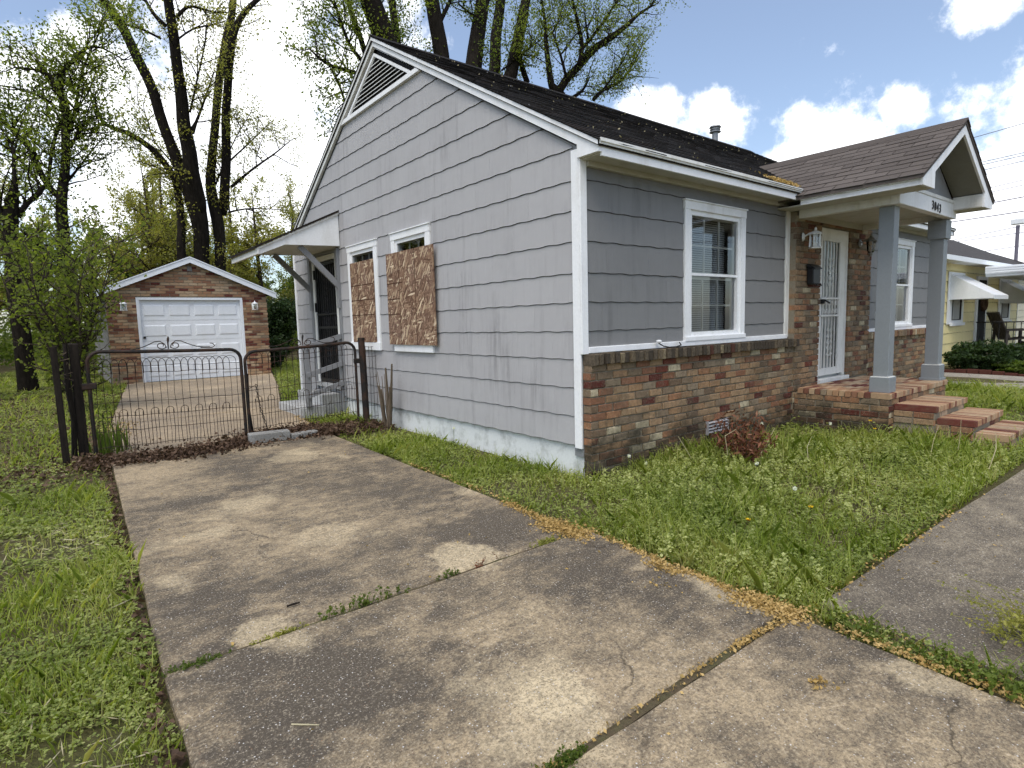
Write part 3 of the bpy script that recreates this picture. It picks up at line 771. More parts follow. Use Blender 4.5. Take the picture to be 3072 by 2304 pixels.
# ---- front door with its barred storm door
fd = MB().box(4.405, 5.325, -.012, .02, .20, 2.315).build('front_door', 'door_panel', house)
m = MB().box(4.42, 4.475, -.085, -.03, .265, 2.305).box(5.255, 5.315, -.085, -.03, .265, 2.305).box(4.475, 5.255, -.085, -.03, 2.175, 2.305)
m.build('door_frame', 'white_weathered', fd)
MB().box(4.475, 4.535, -.080, -.045, .30, 2.175).box(5.085, 5.255, -.080, -.045, .30, 2.175).box(4.535, 5.085, -.080, -.045, .30, .40).box(4.535, 5.085, -.080, -.045, 2.14, 2.175).build('storm_door_frame', 'white_weathered', fd, bevel=.004)
MB().box(4.42, 5.36, -.14, -.02, .20, .262).build('threshold', 'white_weathered', fd, bevel=.006)
MB().add([(4.535, -.054, .40), (5.085, -.054, .40), (5.085, -.054, 2.14), (4.535, -.054, 2.14)], [(0, 1, 2, 3)]).build('pane', 'window_glass', fd)
for k in range(6):
    xx = 4.565 + k * .096
    MB().box(xx - .007, xx + .007, -.088, -.074, .40, 2.14).build('bar', 'white_weathered', fd)
for zz in (1.365, 1.128): MB().box(4.50, 5.09, -.094, -.072, zz - .012, zz + .012).build('rail', 'white_weathered', fd)
def scroll(m, cx, y, cz, r, turns=1.3, sgn=1, rad=.006, start=0.0):
    pts = []
    for i in range(15):
        t = i / 14; a = start + sgn * t * turns * 2 * math.pi; rr = r * (1 - .75 * t)
        pts.append((cx + rr * math.cos(a), y, cz + rr * math.sin(a)))
    m.tube(pts, rad, 4)
m = MB()
for k in range(5):
    cx = 4.613 + k * .096
    for s_ in (-1, 1): scroll(m, cx, -.082, 1.247 + s_ * .05, .040, 1.2, s_)
m.build('scroll_band', 'white_weathered', fd)['kind'] = 'stuff'
m = MB()
for cz in (.75, 1.72):
    for q in range(5):
        for s_ in (-1, 1):
            scroll(m, 4.80 + s_ * .048, -.082, cz + (q - 2) * .085, .038, 1.25, s_, .005, math.pi * (s_ < 0))
m.build('scroll_panel', 'white_weathered', fd)['kind'] = 'stuff'
hd = MB().box(4.49, 4.53, -.125, -.085, 1.29, 1.35); hd.tube([(4.50, -.14, 1.335), (4.58, -.15, 1.31), (4.64, -.14, 1.30)], .013, 6); hd.build('handle', 'black_paint', fd)
MB().box(5.06, 5.085, -.05, -.03, .40, 2.14).build('door_edge', 'dark_opening', fd)

# ---- side (kitchen) door with black security bars
sd = MB().box(.05, .075, 5.56, 6.50, .20, 2.29).build('side_door', 'dark_opening', house)
m = MB(); 
for r in ((5.36, 5.47, .03, 2.40), (6.60, 6.715, .03, 2.40)): m.box(-.022, .004, *r[:2], *r[2:])
m.box(-.022, .004, 5.47, 6.60, 2.36, 2.40); m.build('door_casing', 'grey_wood_paint', sd)
MB().box(-.016, .045, 5.475, 5.56, .20, 2.345).box(-.016, .045, 6.50, 6.585, .20, 2.345).box(-.016, .045, 5.56, 6.50, 2.265, 2.345).build('door_frame', 'white_weathered', sd)
MB().box(-.05, .05, 5.47, 6.60, .13, .20).build('threshold', 'concrete_step', sd)
MB().box(.0, .03, 5.565, 5.62, .21, 2.26).box(.0, .03, 6.44, 6.495, .21, 2.26).box(.0, .03, 5.62, 6.44, .21, .27).box(.0, .03, 5.62, 6.44, 2.20, 2.26).box(.0, .03, 5.62, 6.44, 1.13, 1.17).box(.0, .03, 5.62, 6.44, 1.36, 1.39).build('gate_frame', 'black_paint', sd)
for k in range(8):
    yy = 5.70 + k * .098; MB().box(.004, .018, yy - .008, yy + .008, .27, 2.20).build('bar', 'black_paint', sd)
m = MB()
for cz in (.72, 1.25, 1.78):
    for q in range(4):
        for s_ in (-1, 1):
            pts = [(.0, 6.03 + s_ * (.05 + .035 * (1 - .7 * i / 12) * math.cos(s_ * i * .65)), cz + (q - 1.5) * .1 + .035 * (1 - .7 * i / 12) * math.sin(s_ * i * .65)) for i in range(13)]
            m.tube(pts, .006, 4)
m.build('scroll_panel', 'black_paint', sd)['kind'] = 'stuff'
MB().box(-.03, .0, 5.58, 5.62, 1.20, 1.32).build('lock_box', 'black_paint', sd)
MB().box(-.025, .01, 6.485, 6.525, 1.42, 1.58).box(-.025, .01, 6.485, 6.525, 1.98, 2.14).build('hinge', 'black_paint', sd)

# ---- gable vent
gv = MB().prism([(2.70, 4.195), (4.86, 4.195), (3.775, 4.815)], .03, .05, 'x').build('gable_vent', 'dark_opening', house)
m = MB()
m.prism([(2.60, 4.15), (4.96, 4.15), (4.90, 4.205), (2.68, 4.205)], -.040, .0, 'x')
m.prism([(2.60, 4.158), (2.68, 4.205), (3.70, 4.79), (3.775, 4.84)], -.034, .0, 'x')
m.prism([(3.775, 4.84), (3.85, 4.79), (4.88, 4.205), (4.95, 4.158)], -.034, .0, 'x')
m.prism([(2.80, 4.206), (2.875, 4.206), (3.775, 4.725), (3.775, 4.765)], -.028, .0, 'x')
m.prism([(4.75, 4.206), (4.675, 4.206), (3.775, 4.725), (3.775, 4.765)], -.028, .0, 'x')
m.build('vent_frame', 'white_paint', gv)
for k in range(9):
    z = 4.225 + k * .052; hw = (4.735 - z) / .577 - .03
    if hw < .04: continue
    MB().add([(-.018, 3.775 - hw, z - .012), (-.018, 3.775 + hw, z - .012), (.022, 3.775 + hw, z + .022), (.022, 3.775 - hw, z + .022),
              (-.018, 3.775 - hw, z - .003), (-.018, 3.775 + hw, z - .003), (.022, 3.775 + hw, z + .031), (.022, 3.775 - hw, z + .031)],
             [(0, 1, 2, 3), (7, 6, 5, 4), (0, 4, 5, 1), (1, 5, 6, 2), (2, 6, 7, 3), (3, 7, 4, 0)]).build('louver', 'white_weathered', gv)

# ---- roof: deck, shingles, rakes, fascia, soffit
RT = lambda y: 4.955 - RS * abs(y - 3.755)           # top of the deck
roof = MB().prism([(-.275, RT(-.275) - .045), (-.275, RT(-.275)), (3.755, 4.955), (7.785, RT(7.785)), (7.785, RT(7.785) - .045), (3.755, 4.90)], -.062, HL + .062, 'x').build('roof', 'roof_dark', house)
MB().prism([(-.262, 2.545), (-.012, 2.545), (-.012, 2.655), (3.76, 4.842), (3.76, 4.905), (-.262, 2.588)], -.046, -.003, 'x').build('rake_board', 'white_paint', roof)
MB().prism([(7.782, 2.545), (7.532, 2.545), (7.532, 2.655), (3.76, 4.842), (3.76, 4.905), (7.782, 2.588)], -.046, -.003, 'x').build('rake_board', 'white_weathered', roof)
MB().prism([(-.272, 2.592), (-.272, 2.628), (3.76, 4.952), (3.76, 4.912)], -.066, -.0465, 'x').build('rake_moulding', 'white_paint', roof)
MB().prism([(7.79, 2.592), (7.79, 2.628), (3.76, 4.952), (3.76, 4.912)], -.066, -.0465, 'x').build('rake_moulding', 'white_weathered', roof)
MB().box(-.003, 3.42, -.262, -.240, 2.515, 2.622).build('fascia', 'white_paint', roof)
MB().box(6.02, HL + .05, -.262, -.240, 2.515, 2.622).build('fascia', 'white_paint', roof)
MB().box(-.05, 3.47, -.285, -.2625, 2.600, 2.640).box(-.05, 3.47, -.297, -.2850, 2.618, 2.646).build('gutter_moulding', 'white_weathered', roof)
MB().box(5.99, HL + .06, -.285, -.2625, 2.600, 2.640).build('gutter_moulding', 'white_weathered', roof)
MB().box(-.003, HL, -.2395, -.001, 2.532, 2.552).build('soffit', 'soffit_paint', roof)
MB().box(.056, 3.64, -.045, -.0012, 2.488, 2.5315).build('frieze_board', 'soffit_paint', roof); MB().box(6.1, HL, -.045, -.0012, 2.488, 2.5315).build('frieze_board', 'soffit_paint', roof)
MB().box(HL + .003, HL + .046, -.262, -.012, 2.515, 2.66).build('rake_return', 'white_paint', roof)
# shingle courses, front slope: separate tabs
class TabSet:
    def __init__(self): self.items = []
def tabs(parent, origin, du, dv, nrm, length, rise, mat, expo=.127, tab=.305, limit=200, keep=lambda u, v: True, gap=.006, th=.006, name='shingle', mass='shingle_field', seed=3):
    """asphalt tabs on a slope: origin at the eave's left end, du along the eave, dv up the slope"""
    rnd = random.Random(seed); du, dv, nrm, origin = Vector(du), Vector(dv), Vector(nrm), Vector(origin)
    o0 = worig(parent); rows = int(rise / expo) + 1; made = 0; rest = MB(); cache = {}
    for r in range(rows):
        v0 = r * expo; v1 = min(v0 + expo + .02, rise)
        u = -(tab * .5 if r % 2 else 0) - rnd.uniform(0, .05)
        while u < length:
            a, b = max(u, 0), min(u + tab - gap, length); u += tab
            if b - a < .03: continue
            um = (a + b) / 2
            if not keep(um, (v0 + v1) / 2): continue
            L = round((b - a) / .01) * .01; j = rnd.randrange(4)
            rr = random.Random(j * 7 + 1)
            lift = .004 + .004 * rr.random(); e = [rr.uniform(-.005, .005) for _ in range(4)]
            def P(x, y, z): return du * x + dv * y + nrm * z
            h = v1 - v0
            vs = [P(-L / 2, e[0], lift), P(L / 2, e[1], lift * rr.uniform(.7, 1.5)), P(L / 2, h, .002), P(-L / 2, h, .002),
                  P(-L / 2, e[0], lift + th), P(L / 2, e[1], lift + th), P(L / 2, h, .002 + th * .4), P(-L / 2, h, .002 + th * .4)]
            fs = [(3, 2, 1, 0), (4, 5, 6, 7), (0, 1, 5, 4), (1, 2, 6, 5), (3, 0, 4, 7)]
            loc = origin + du * um + dv * v0
            if made < limit:
                key = (round(L, 2), j, round(h, 3))
                if key not in cache:
                    mm_ = bpy.data.meshes.new(name); mm_.from_pydata(vs, [], fs); mm_.materials.append(MATS[mat]); cache[key] = mm_
                o = bpy.data.objects.new(name, cache[key]); o.location = loc - o0; link(o, parent); made += 1
            else: rest.add([p + loc for p in vs], fs)
    if rest.v: rest.build(mass, mat, parent)['kind'] = 'stuff'
cs, sn = math.cos(math.atan(RS)), math.sin(math.atan(RS))
PCX = 4.70                                    # centre line of the porch roof
def main_keep(u, v):
    x = u - .075; z = RT(-.29) + v * sn
    return not (abs(x - PCX) < (3.30 - z) / RS + .02 and z < 3.32)
tabs(roof, (-.075, -.29, RT(-.29) + .001), (1, 0, 0), (0, cs, sn), (0, -sn, cs), HL + .15, 4.045 / cs, 'roof_dark', limit=190, keep=main_keep)
tabs(roof, (HL + .075, 7.80, RT(7.80) + .001), (-1, 0, 0), (0, -cs, sn), (0, sn, cs), HL + .15, 4.045 / cs, 'roof_dark', limit=0, expo=.25, tab=.6)
MB().prism([(3.62, 4.895), (3.755, 4.985), (3.89, 4.895), (3.755, 4.965)], -.075, HL + .075, 'x').build('ridge_cap', 'roof_dark', roof)
# plumbing vent, box vent
vp = MB().lathe([(.065, 4.70), (.065, 5.235), (.125, 5.24), (.125, 5.255), (.085, 5.262), (.085, 5.29), (.115, 5.295), (.115, 5.305), (.085, 5.312), (.085, 5.335), (.13, 5.345), (.11, 5.375), (.03, 5.385)], 8.28, 3.95, 14).build('vent_pipe', 'galvanized', roof, smooth=False)
MB().box(6.05, 6.30, 4.05, 4.30, 4.6, 5.03).build('box_vent', 'galvanized', roof, bevel=.02)

# ---- porch roof, beams, columns
pr = thing('porch_roof', None, None, (PCX, -.8, 2.4)); pr.parent = house; pr.location = Vector((PCX, -.8, 2.4)) - worig(house)
PT = lambda x: 3.315 - RS * abs(x - PCX)
for sgn in (-1, 1):
    e = PCX + sgn * 1.335
    MB().prism([(e, PT(e) - .035), (e, PT(e)), (PCX, 3.315), (PCX, 3.275)], -1.555, .85, 'y').build('deck', 'roof_porch', pr)
    # boxed eave: fascia outside, soffit below, inner face
    i0, i1 = PCX + sgn * .94, PCX + sgn * 1.295
    MB().box(i1 - sgn * .022, i1, -1.52, -.262 if sgn > 0 else -.30, 2.447, PT(i1) - .036).build('fascia', 'white_paint', pr)
    MB().box(i1 + sgn * .001, i1 + sgn * .022, -1.54, -.30, PT(i1) - .066, PT(i1) - .034).build('drip_moulding', 'white_paint', pr)
    MB().box(i0, i1 - sgn * .0225, -1.52, -.002, 2.447, 2.46).build('soffit', 'soffit_paint', pr)
    MB().box(i0, i0 + sgn * .018, -1.52, -1.21, 2.4605, 2.61).build('eave_inner_face', 'white_weathered', pr)
    # rake board with its boxed foot
    MB().prism([(i1 + sgn * .002, 2.445), (i0 + sgn * .002, 2.445), (i0 + sgn * .002, 2.62), (PCX, 3.165), (PCX, 3.278), (i1 + sgn * .02, PT(i1) - .05)], -1.545, -1.521, 'y').build('rake_board', 'white_paint', pr)
    # raking soffit under the overhang
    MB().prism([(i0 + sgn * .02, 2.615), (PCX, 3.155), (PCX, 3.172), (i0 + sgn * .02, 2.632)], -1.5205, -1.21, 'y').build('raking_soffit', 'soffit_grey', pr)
    dv = Vector((-sgn * cs, 0, sn)); nn = Vector((sgn * sn, 0, cs))
    if sgn < 0: tabs(pr, (PCX - 1.345, .95, PT(PCX - 1.345) + .001), (0, -1, 0), dv, nn, 2.515, 1.345 / cs, 'roof_porch', limit=110, expo=.137, tab=.33, keep=lambda u, v: (.95 - u) < -.27 + (v * cs) * 1.0 + .03, seed=9)
    else: tabs(pr, (PCX + 1.345, -1.565, PT(PCX - 1.345) + .001), (0, 1, 0), dv, nn, 2.515, 1.345 / cs, 'roof_porch', limit=0, expo=.137, tab=.33)
MB().prism([(PCX - .13, 3.255), (PCX, 3.345), (PCX + .13, 3.255), (PCX, 3.322)], -1.57, .98, 'y').build('ridge_cap', 'roof_porch', pr)
MB().prism([(PCX - .92, 2.575), (PCX + .92, 2.575), (PCX, 3.15)], -1.212, -1.19, 'y').build('gable_panel', 'grey_wood_paint', pr)
MB().box(PCX - .955, PCX + 1.06, -1.232, -1.188, 2.535, 2.574).build('gable_trim', 'white_weathered', pr)
MB().box(3.765, 5.775, -1.222, -1.13, 2.352, 2.534).build('beam', 'white_paint', pr, bevel=.004)
MB().box(3.762, 3.86, -1.129, -.115, 2.354, 2.53).build('beam', 'white_weathered', pr)
MB().box(5.68, 5.778, -1.129, -.115, 2.354, 2.53).build('beam', 'white_weathered', pr)
MB().box(3.861, 5.679, -1.129, -.115, 2.42, 2.436).build('porch_ceiling', 'soffit_paint', pr)
MB().box(3.861, 5.679, -.135, -.1155, 2.352, 2.4195).build('ceiling_trim', 'soffit_paint', pr)
hn = thing('house_number', None, None, (4.97, -1.225, 2.39)); hn.parent = pr; hn.location = worig(hn) - worig(pr)
for k, dch in enumerate('3043'):
    fc = bpy.data.curves.new('digit', 'FONT'); fc.body = dch; fc.size = .15; fc.extrude = .004; fc.align_x = 'CENTER'
    tmp = bpy.data.objects.new('digit_tmp', fc); COL.objects.link(tmp)
    me = bpy.data.meshes.new_from_object(tmp.evaluated_get(bpy.context.evaluated_depsgraph_get())); bpy.data.objects.remove(tmp)
    me.materials.clear(); me.materials.append(MATS['black_paint'])
    fo = bpy.data.objects.new('digit', me); fo.rotation_euler = (R_(90), 0, 0); fo.scale = (.82, 1.0, 1); fo.location = (-.135 + k * .09, -.003, -.002 - .006 * k); link(fo, hn)
def column(cx, cy, bh, top_block):
    c = thing('porch_column', None, None, (cx, cy, .22)); c.parent = house; c.location = Vector((cx, cy, .22)) - worig(house)
    w = .079
    MB().box(cx - w, cx + w, cy - w, cy + w, .22, 2.352).build('shaft', 'column_grey', c, bevel=.005)
    MB().box(cx - w - .027, cx + w + .027, cy - w - .027, cy + w + .027, .216, .22 + bh).build('base', 'column_grey', c, bevel=.005)
    MB().box(cx - w - .019, cx + w + .019, cy - w - .019, cy + w + .019, .22 + bh + .0005, .22 + bh + .008).build('base_bead', 'white_weathered', c)
    if top_block:
        MB().box(cx - w - .026, cx + w + .026, cy - w - .026, cy + w + .026, 2.10, 2.345).build('capital', 'column_grey', c, bevel=.005)
        MB().box(cx - w - .042, cx + w + .042, cy - w - .042, cy + w + .042, .214, .250).build('plinth', 'column_grey', c, bevel=.004)
    return c
column(3.932, -1.066, .175, False); column(5.695, -1.066, .205, True)

# ---- canopy over the side door
cn = thing('door_canopy', None, None, (-.5, 6, 2.4)); cn.parent = house; cn.location = Vector((-.5, 6, 2.4)) - worig(house)
for yy in (5.30, 6.74):
    MB().prism([(-.015, 2.425), (-.015, 2.925), (-1.265, 2.315), (-1.235, 2.235), (-.86, 2.395)], yy, yy + .022, 'y').build('side_panel', 'white_paint' if yy < 6 else 'white_weathered', cn)
MB().prism([(-.004, 2.945), (-1.30, 2.312), (-1.30, 2.345), (-.004, 2.978)], 5.265, 6.80, 'y').build('canopy_roof', 'roof_dark', cn)
MB().prism([(-.008, 2.912), (-1.285, 2.290), (-1.285, 2.312), (-.008, 2.944)], 5.2775, 5.2995, 'y').build('edge_trim', 'white_weathered', cn)
MB().prism([(-.86, 2.40), (-1.235, 2.245), (-1.235, 2.262), (-.86, 2.417)], 5.3225, 6.7395, 'y').build('soffit', 'soffit_paint', cn)
MB().box(-.86, -.004, 5.3225, 6.7395, 2.418, 2.436).build('soffit', 'soffit_paint', cn)
MB().prism([(-1.24, 2.236), (-1.268, 2.236), (-1.268, 2.335), (-1.24, 2.345)], 5.28, 6.78, 'y').build('fascia', 'white_weathered', cn)
MB().bar((-.62, 5.40, 2.40), (-.02, 5.40, 1.80), .045, .085).build('brace', 'grey_wood_paint', cn)
MB().bar((-.62, 6.66, 2.40), (-.02, 6.66, 1.80), .045, .085).build('brace', 'grey_wood_paint', cn)
MB().box(-.05, -.024, 5.365, 5.455, 1.45, 2.40).build('cleat', 'grey_wood_paint', cn)
MB().box(-.05, -.024, 6.615, 6.705, 1.45, 2.40).build('cleat', 'grey_wood_paint', cn)

# ================================================================== BRICK STOOP
st = thing('brick_stoop', 'brick porch platform with three brick steps down to the front walk', 'steps', (4.7, -1.2, gz(-1.2)))
m = MB().box(3.755, 5.765, -1.195, -.113, -.45, .150)
m.box(3.895, 4.955, -1.615, -1.196, -.45, .018).box(3.895, 4.955, -1.965, -1.616, -.45, -.102).box(3.895, 4.955, -2.245, -1.966, -.45, -.212)
m.build('core', 'mortar', st)
sb = BrickSet()
zt = .218; 
for k in range(6):
    z = .150 - .0744 * (k + .5)
    for (a, b, plane, face) in ((-1.20, -.12, 'x', 3.742), (3.75, 5.77, 'y', -1.208)):
        pass
run_bond(sb, -1.205, -.118, .150 - .0744 * 6, 6, 3.742, 'brick_mossy', plane='x', BD=.09, pr=lambda s, z: 5)
run_bond(sb, 3.755, 5.77, .150 - .0744 * 6, 6, -1.208, 'brick', plane='y', BD=.09, pr=lambda s, z: 4 if s < 3.95 else 3)
# platform paving: bricks laid on edge run along the front, courses behind
x = 3.74
while x < 5.76:
    sb.put((x + .033, -1.115, .184), .060, .205, .066 + random.uniform(-.003, .003), 0, 'brick_clean', 9); x += .069
for r, yy in enumerate(np.arange(-1.0, -.15, .071)):
    x = 3.74 - (.1 if r % 2 else 0)
    while x < 5.77:
        a, b = max(x, 3.735), min(x + .195, 5.775); x += .207
        if b - a > .04: sb.put(((a + b) / 2, yy + .025, .184), round((b - a) / .01) * .01, .060, .066, 0, 'brick_clean', 6)
for (y0, y1, zs) in ((-1.63, -1.212, .090), (-1.98, -1.632, -.030), (-2.262, -1.982, -.148)):
    x = 3.885
    while x < 4.96:
        dep = y1 - y0
        sb.put((x + .033 + random.uniform(-.002, .002), (y0 + y1) / 2 - random.uniform(0, .008), zs - .034 + random.uniform(-.002, .003)), .060, dep, .066, 0, 'brick_clean', 8); x += .0705
    for k in range(2):
        z = zs - .068 - .0744 * (k + .5)
        if z < -.34: continue
        run_bond(sb, 3.89, 4.96, z - .0372, 1, y0 + .015, 'brick_clean', pr=lambda s, z: 7)
        run_bond(sb, y0 + .03, y1, z - .0372, 1, 3.882, 'brick', plane='x', pr=lambda s, z: 7)
sb.build(st, 300)

# ================================================================== THINGS FIXED TO OR STANDING BY THE HOUSE
def osb_board(label, y0, y1, z0, z1, lines_y, lines_z, xf):
    b = thing('plywood_board', label, 'board', (xf, (y0 + y1) / 2, z0), 'window boards')
    MB().box(xf - .014, xf, y0, y1, z0, z1).build('panel', 'osb', b)
    m = MB()
    for yy in lines_y: m.box(xf - .0152, xf - .0135, yy - .006, yy + .006, z0, z1)
    for (za, ya, yb) in lines_z: m.box(xf - .0152, xf - .0135, ya, yb, za - .006, za + .006)
    m.build('panel_marks', 'osb_line', b)
    return b
osb_board('narrow strand board covering the side window next to the barred door', 4.10, 4.885, .915, 2.105, (4.62,), [(1.32, 4.10, 4.885), (1.54, 4.10, 4.885), (1.76, 4.10, 4.885)], -.032)
osb_board('wide strand board covering the side window nearer the street', 2.405, 3.635, .895, 2.108, (2.86, 3.285), [(1.30, 3.285, 3.635), (1.50, 3.285, 3.635), (1.71, 3.20, 3.635)], -.052)

def lantern(label, base, out, glass_ball=False, mat='white_weathered'):
    """coach lamp on an arm: base on the wall, out = unit vector away from it"""
    x, y, z = base
    l = thing('wall_lantern', label, 'lamp', base, 'wall lanterns on the houses')
    o = Vector(out); s = Vector((o.y, -o.x, 0))
    m = MB(); m.tube([Vector(base) + o * .0, Vector(base) + o * .012, Vector(base) + o * .03], [.055, .055, .03], 12); m.build('backplate', mat, l)
    c = Vector(base) + o * .15
    MB().tube([Vector(base) + o * .02, Vector(base) + o * .09 + Vector((0, 0, .045)), c + Vector((0, 0, .03))], .010, 6).build('arm', mat, l)
    if not glass_ball:
        for dx, dy in ((-1, -1), (1, -1), (1, 1), (-1, 1)):
            p = c + s * dx * .055 + o * dy * .055; q = c + s * dx * .062 + o * dy * .062
            MB().tube([p + Vector((0, 0, .02)), q + Vector((0, 0, -.14))], .007, 4).build('corner_post', mat, l)
        MB().lathe([(.085, c.z - .155), (.088, c.z - .14)], c.x, c.y, 4).build('base_ring', mat, l)
        MB().lathe([(.088, c.z + .018), (.088, c.z + .028), (.045, c.z + .055), (.016, c.z + .065), (.016, c.z + .095), (.004, c.z + .11)], c.x, c.y, 8).build('cap', mat, l)
        MB().lathe([(.062, c.z - .135), (.066, c.z + .015)], c.x, c.y, 4).build('glass', 'lamp_glass', l)
    else:
        MB().lathe([(.030, c.z - .15), (.055, c.z - .12), (.062, c.z - .02), (.075, c.z + .02)], c.x, c.y, 8).build('glass', 'lamp_glass', l)
        MB().lathe([(.082, c.z + .02), (.082, c.z + .028), (.03, c.z + .07), (.012, c.z + .11), (.004, c.z + .14)], c.x, c.y, 8).build('cap', mat, l)
        MB().lathe([(.034, c.z - .165), (.034, c.z - .15), (.012, c.z - .19)], c.x, c.y, 8).build('finial', mat, l)
    return l
lantern('white coach lantern on the brick to the mailbox side of the front door', (3.86, -.115, 2.13), (.35, -.937, 0))
lantern('brass and glass lantern on the brick pier beside the far porch column', (5.62, -.115, 2.16), (.1, -.995, 0), True, 'galvanized')
mbx = thing('mailbox', 'black vertical mailbox hung on the brick beside the front door', 'mailbox', (4.10, -.16, 1.53))
MB().box(4.00, 4.20, -.205, -.118, 1.535, 1.745).build('box', 'black_paint', mbx, bevel=.012)
MB().prism([(-.118, 1.746), (-.118, 1.80), (-.16, 1.79), (-.222, 1.745), (-.222, 1.73), (-.206, 1.746)], 3.99, 4.21, 'x').build('lid', 'black_paint', mbx, bevel=.006)
MB().tube([(4.03, -.215, 1.545), (4.03, -.235, 1.52), (4.17, -.235, 1.52), (4.17, -.215, 1.545)], .006, 5).build('hook', 'black_paint', mbx)
cb = thing('cable_scrap', 'loose white connector and black cord lying on the front sill', 'cable', (1.0, -.1, .86))
MB().lathe([(.012, .905), (.028, .915), (.03, .93), (.012, .938)], 1.0, -.075, 8).build('connector', 'white_paint', cb)
MB().tube([(1.0, -.07, .905), (1.03, -.11, .875), (1.10, -.125, .862), (1.22, -.125, .862), (1.32, -.11, .873), (1.36, -.06, .90)], .006, 5).build('cord', 'wire_black', cb)

# ---- rear steps and their handrail
rs = thing('concrete_steps', 'two grey painted concrete steps below the barred side door', 'steps', (-.4, 6.1, gz(6)))
MB().box(-.33, -.005, 5.62, 6.80, -.35, .055).build('upper_step', 'concrete_step', rs, bevel=.012)
MB().box(-.72, -.331, 5.47, 6.62, -.35, -.10).build('lower_step', 'concrete_step', rs, bevel=.012)
hr = thing('handrail', 'grey wooden handrail with sloping boards beside the side door steps', 'handrail', (-.3, 5.45, gz(5.4)))
MB().box(-.635, -.555, 5.43, 5.51, -.098, .86).build('post', 'grey_wood_paint', hr)
MB().box(-.055, -.028, 5.43, 5.51, -.20, 1.02).build('post', 'grey_wood_paint', hr)
for za, zb in ((.845, 1.005), (.41, .565), (.08, .245)):
    MB().bar((-.62, 5.415, za), (-.03, 5.415, zb), .03, .075).build('rail', 'grey_wood_paint', hr)

# ================================================================== GATES, POSTS, CHAIN, BLOCK
def wire(parent, pts, r=.0034): MB().tube(pts, r, 4, False).build('wire', 'rusty_iron', parent)
def arch(x0, x1, z0, ztop, y, n=9):
    return [(x0, y, z0)] + [((x0 + x1) / 2 - (x1 - x0) / 2 * math.cos(math.pi * i / n), y + .004, ztop - (x1 - x0) / 2 * .9 + (x1 - x0) / 2 * .9 * math.sin(math.pi * i / n)) for i in range(n + 1)] + [(x1, y, z0)]
def gate(label, xl, xr, y, ztl, ztr, zbl, zbr, sx, dy=0.0):
    g = thing('drive_gate', label, 'gate', ((xl + xr) / 2, y, gz(y)), 'drive gates')
    r = .13; pts = [(xl, y, zbl)]
    pts += [(xl, y, ztl - r)] + [(xl + r - r * math.cos(a), y, ztl - r + r * math.sin(a)) for a in np.linspace(.25, 1.57, 6)]
    pts += [(xl + (xr - xl) * .33, y, ztl + (ztr - ztl) * .33 - .004), (xl + (xr - xl) * .66, y, ztl + (ztr - ztl) * .66 - .006)]
    pts += [(xr - r + r * math.cos(a), y + dy, ztr - r + r * math.sin(a)) for a in np.linspace(1.57, .25, 6)] + [(xr, y + dy, ztr - r), (xr, y + dy, zbr)]
    MB().tube(pts, .0205, 8).build('frame', 'rusty_iron', g)
    W = lambda x, z: z + (ztr - ztl) * (x - xl) / (xr - xl)
    jit = lambda a: random.uniform(-a, a)
    for z in (.775, .70, .36, .20, .035, -.145):
        wire(g, [(x, y + jit(.006), W(x, z) + jit(.008)) for x in np.linspace(xl + .015, xr - .015, 12)])
    x = xl + .06; k = 0
    while x < xr - .14:
        wire(g, arch(x, x + .15, W(x, .69), W(x, .865), y - .004)); x += .078
    x = xl + .055
    while x < xr - .03:
        b = jit(.012)
        wire(g, [(x, y + .004, W(x, .70)), (x + b, y + jit(.008), W(x, .45)), (x + jit(.006), y, W(x, .20)), (x + jit(.008), y + jit(.008), W(x, -.02)), (x + jit(.01), y, W(x, -.17))]); x += .078
    x = xl + .094
    while x < xr - .03:
        wire(g, [(x + jit(.004), y - .003, W(x, .24)), (x + jit(.008), y - .003, W(x, .02)), (x + jit(.01), y - .003, W(x, -.17))]); x += .078
    x = xl + .10
    while x < xr - .14:
        wire(g, arch(x, x + .078, W(x, .19), W(x, .275), y - .005)); x += .156
    # scroll ornament on the top rail
    m = MB(); zt = W(sx, ztl + .0) + .018
    for s_ in (-1, 1):
        m.tube([(sx + s_ * (.07 + .055 * (1 - .65 * t) * math.cos(3.6 + t * 6.5)), y, zt + .045 + .045 * (1 - .65 * t) * math.sin(3.6 + t * 6.5)) for t in np.linspace(0, 1, 16)], .0055, 5)
        m.tube([(sx + s_ * a, y, zt + b) for a, b in ((.02, .015), (.035, .06), (.08, .095), (.14, .09), (.22, .05), (.30, .02), (.38, .008), (.45, .006))], .0055, 5)
    m.tube([(sx, y, zt), (sx, y, zt + .07), (sx + .003, y, zt + .10)], [.006, .009, .012], 5); m.tube([(sx, y, zt + .095), (sx + .004, y, zt + .125), (sx + .008, y, zt + .155)], [.012, .015, .002], 5)
    m.tube([(xr - .45, y, W(xr - .45, ztl) + .03), (xr - .32, y, W(xr - .32, ztl) + .028), (xr - .29, y, W(xr, ztl) + .055), (xr - .31, y, W(xr, ztl) + .085), (xr - .345, y, W(xr, ztl) + .09)], .006, 5)
    m.build('scroll', 'rusty_iron', g)
    return g
gL = gate('left leaf of the rusty wire drive gate, hinged to the wooden posts', -3.43, -1.835, 4.30, .945, .905, -.19, -.26, -2.63)
gR = gate('right leaf of the rusty wire drive gate, hinged to the iron post by the house', -1.785, -.285, 4.31, .865, .925, -.25, -.20, -1.03)
MB().tube([(-1.765, 4.33, .58), (-1.775, 4.335, .1), (-1.745, 4.33, -.24)], .018, 7).build('inner_stile', 'rusty_iron', gR)
MB().box(-3.50, -3.36, 4.275, 4.325, .53, .60).build('hinge', 'rusty_iron', gL, bevel=.01)
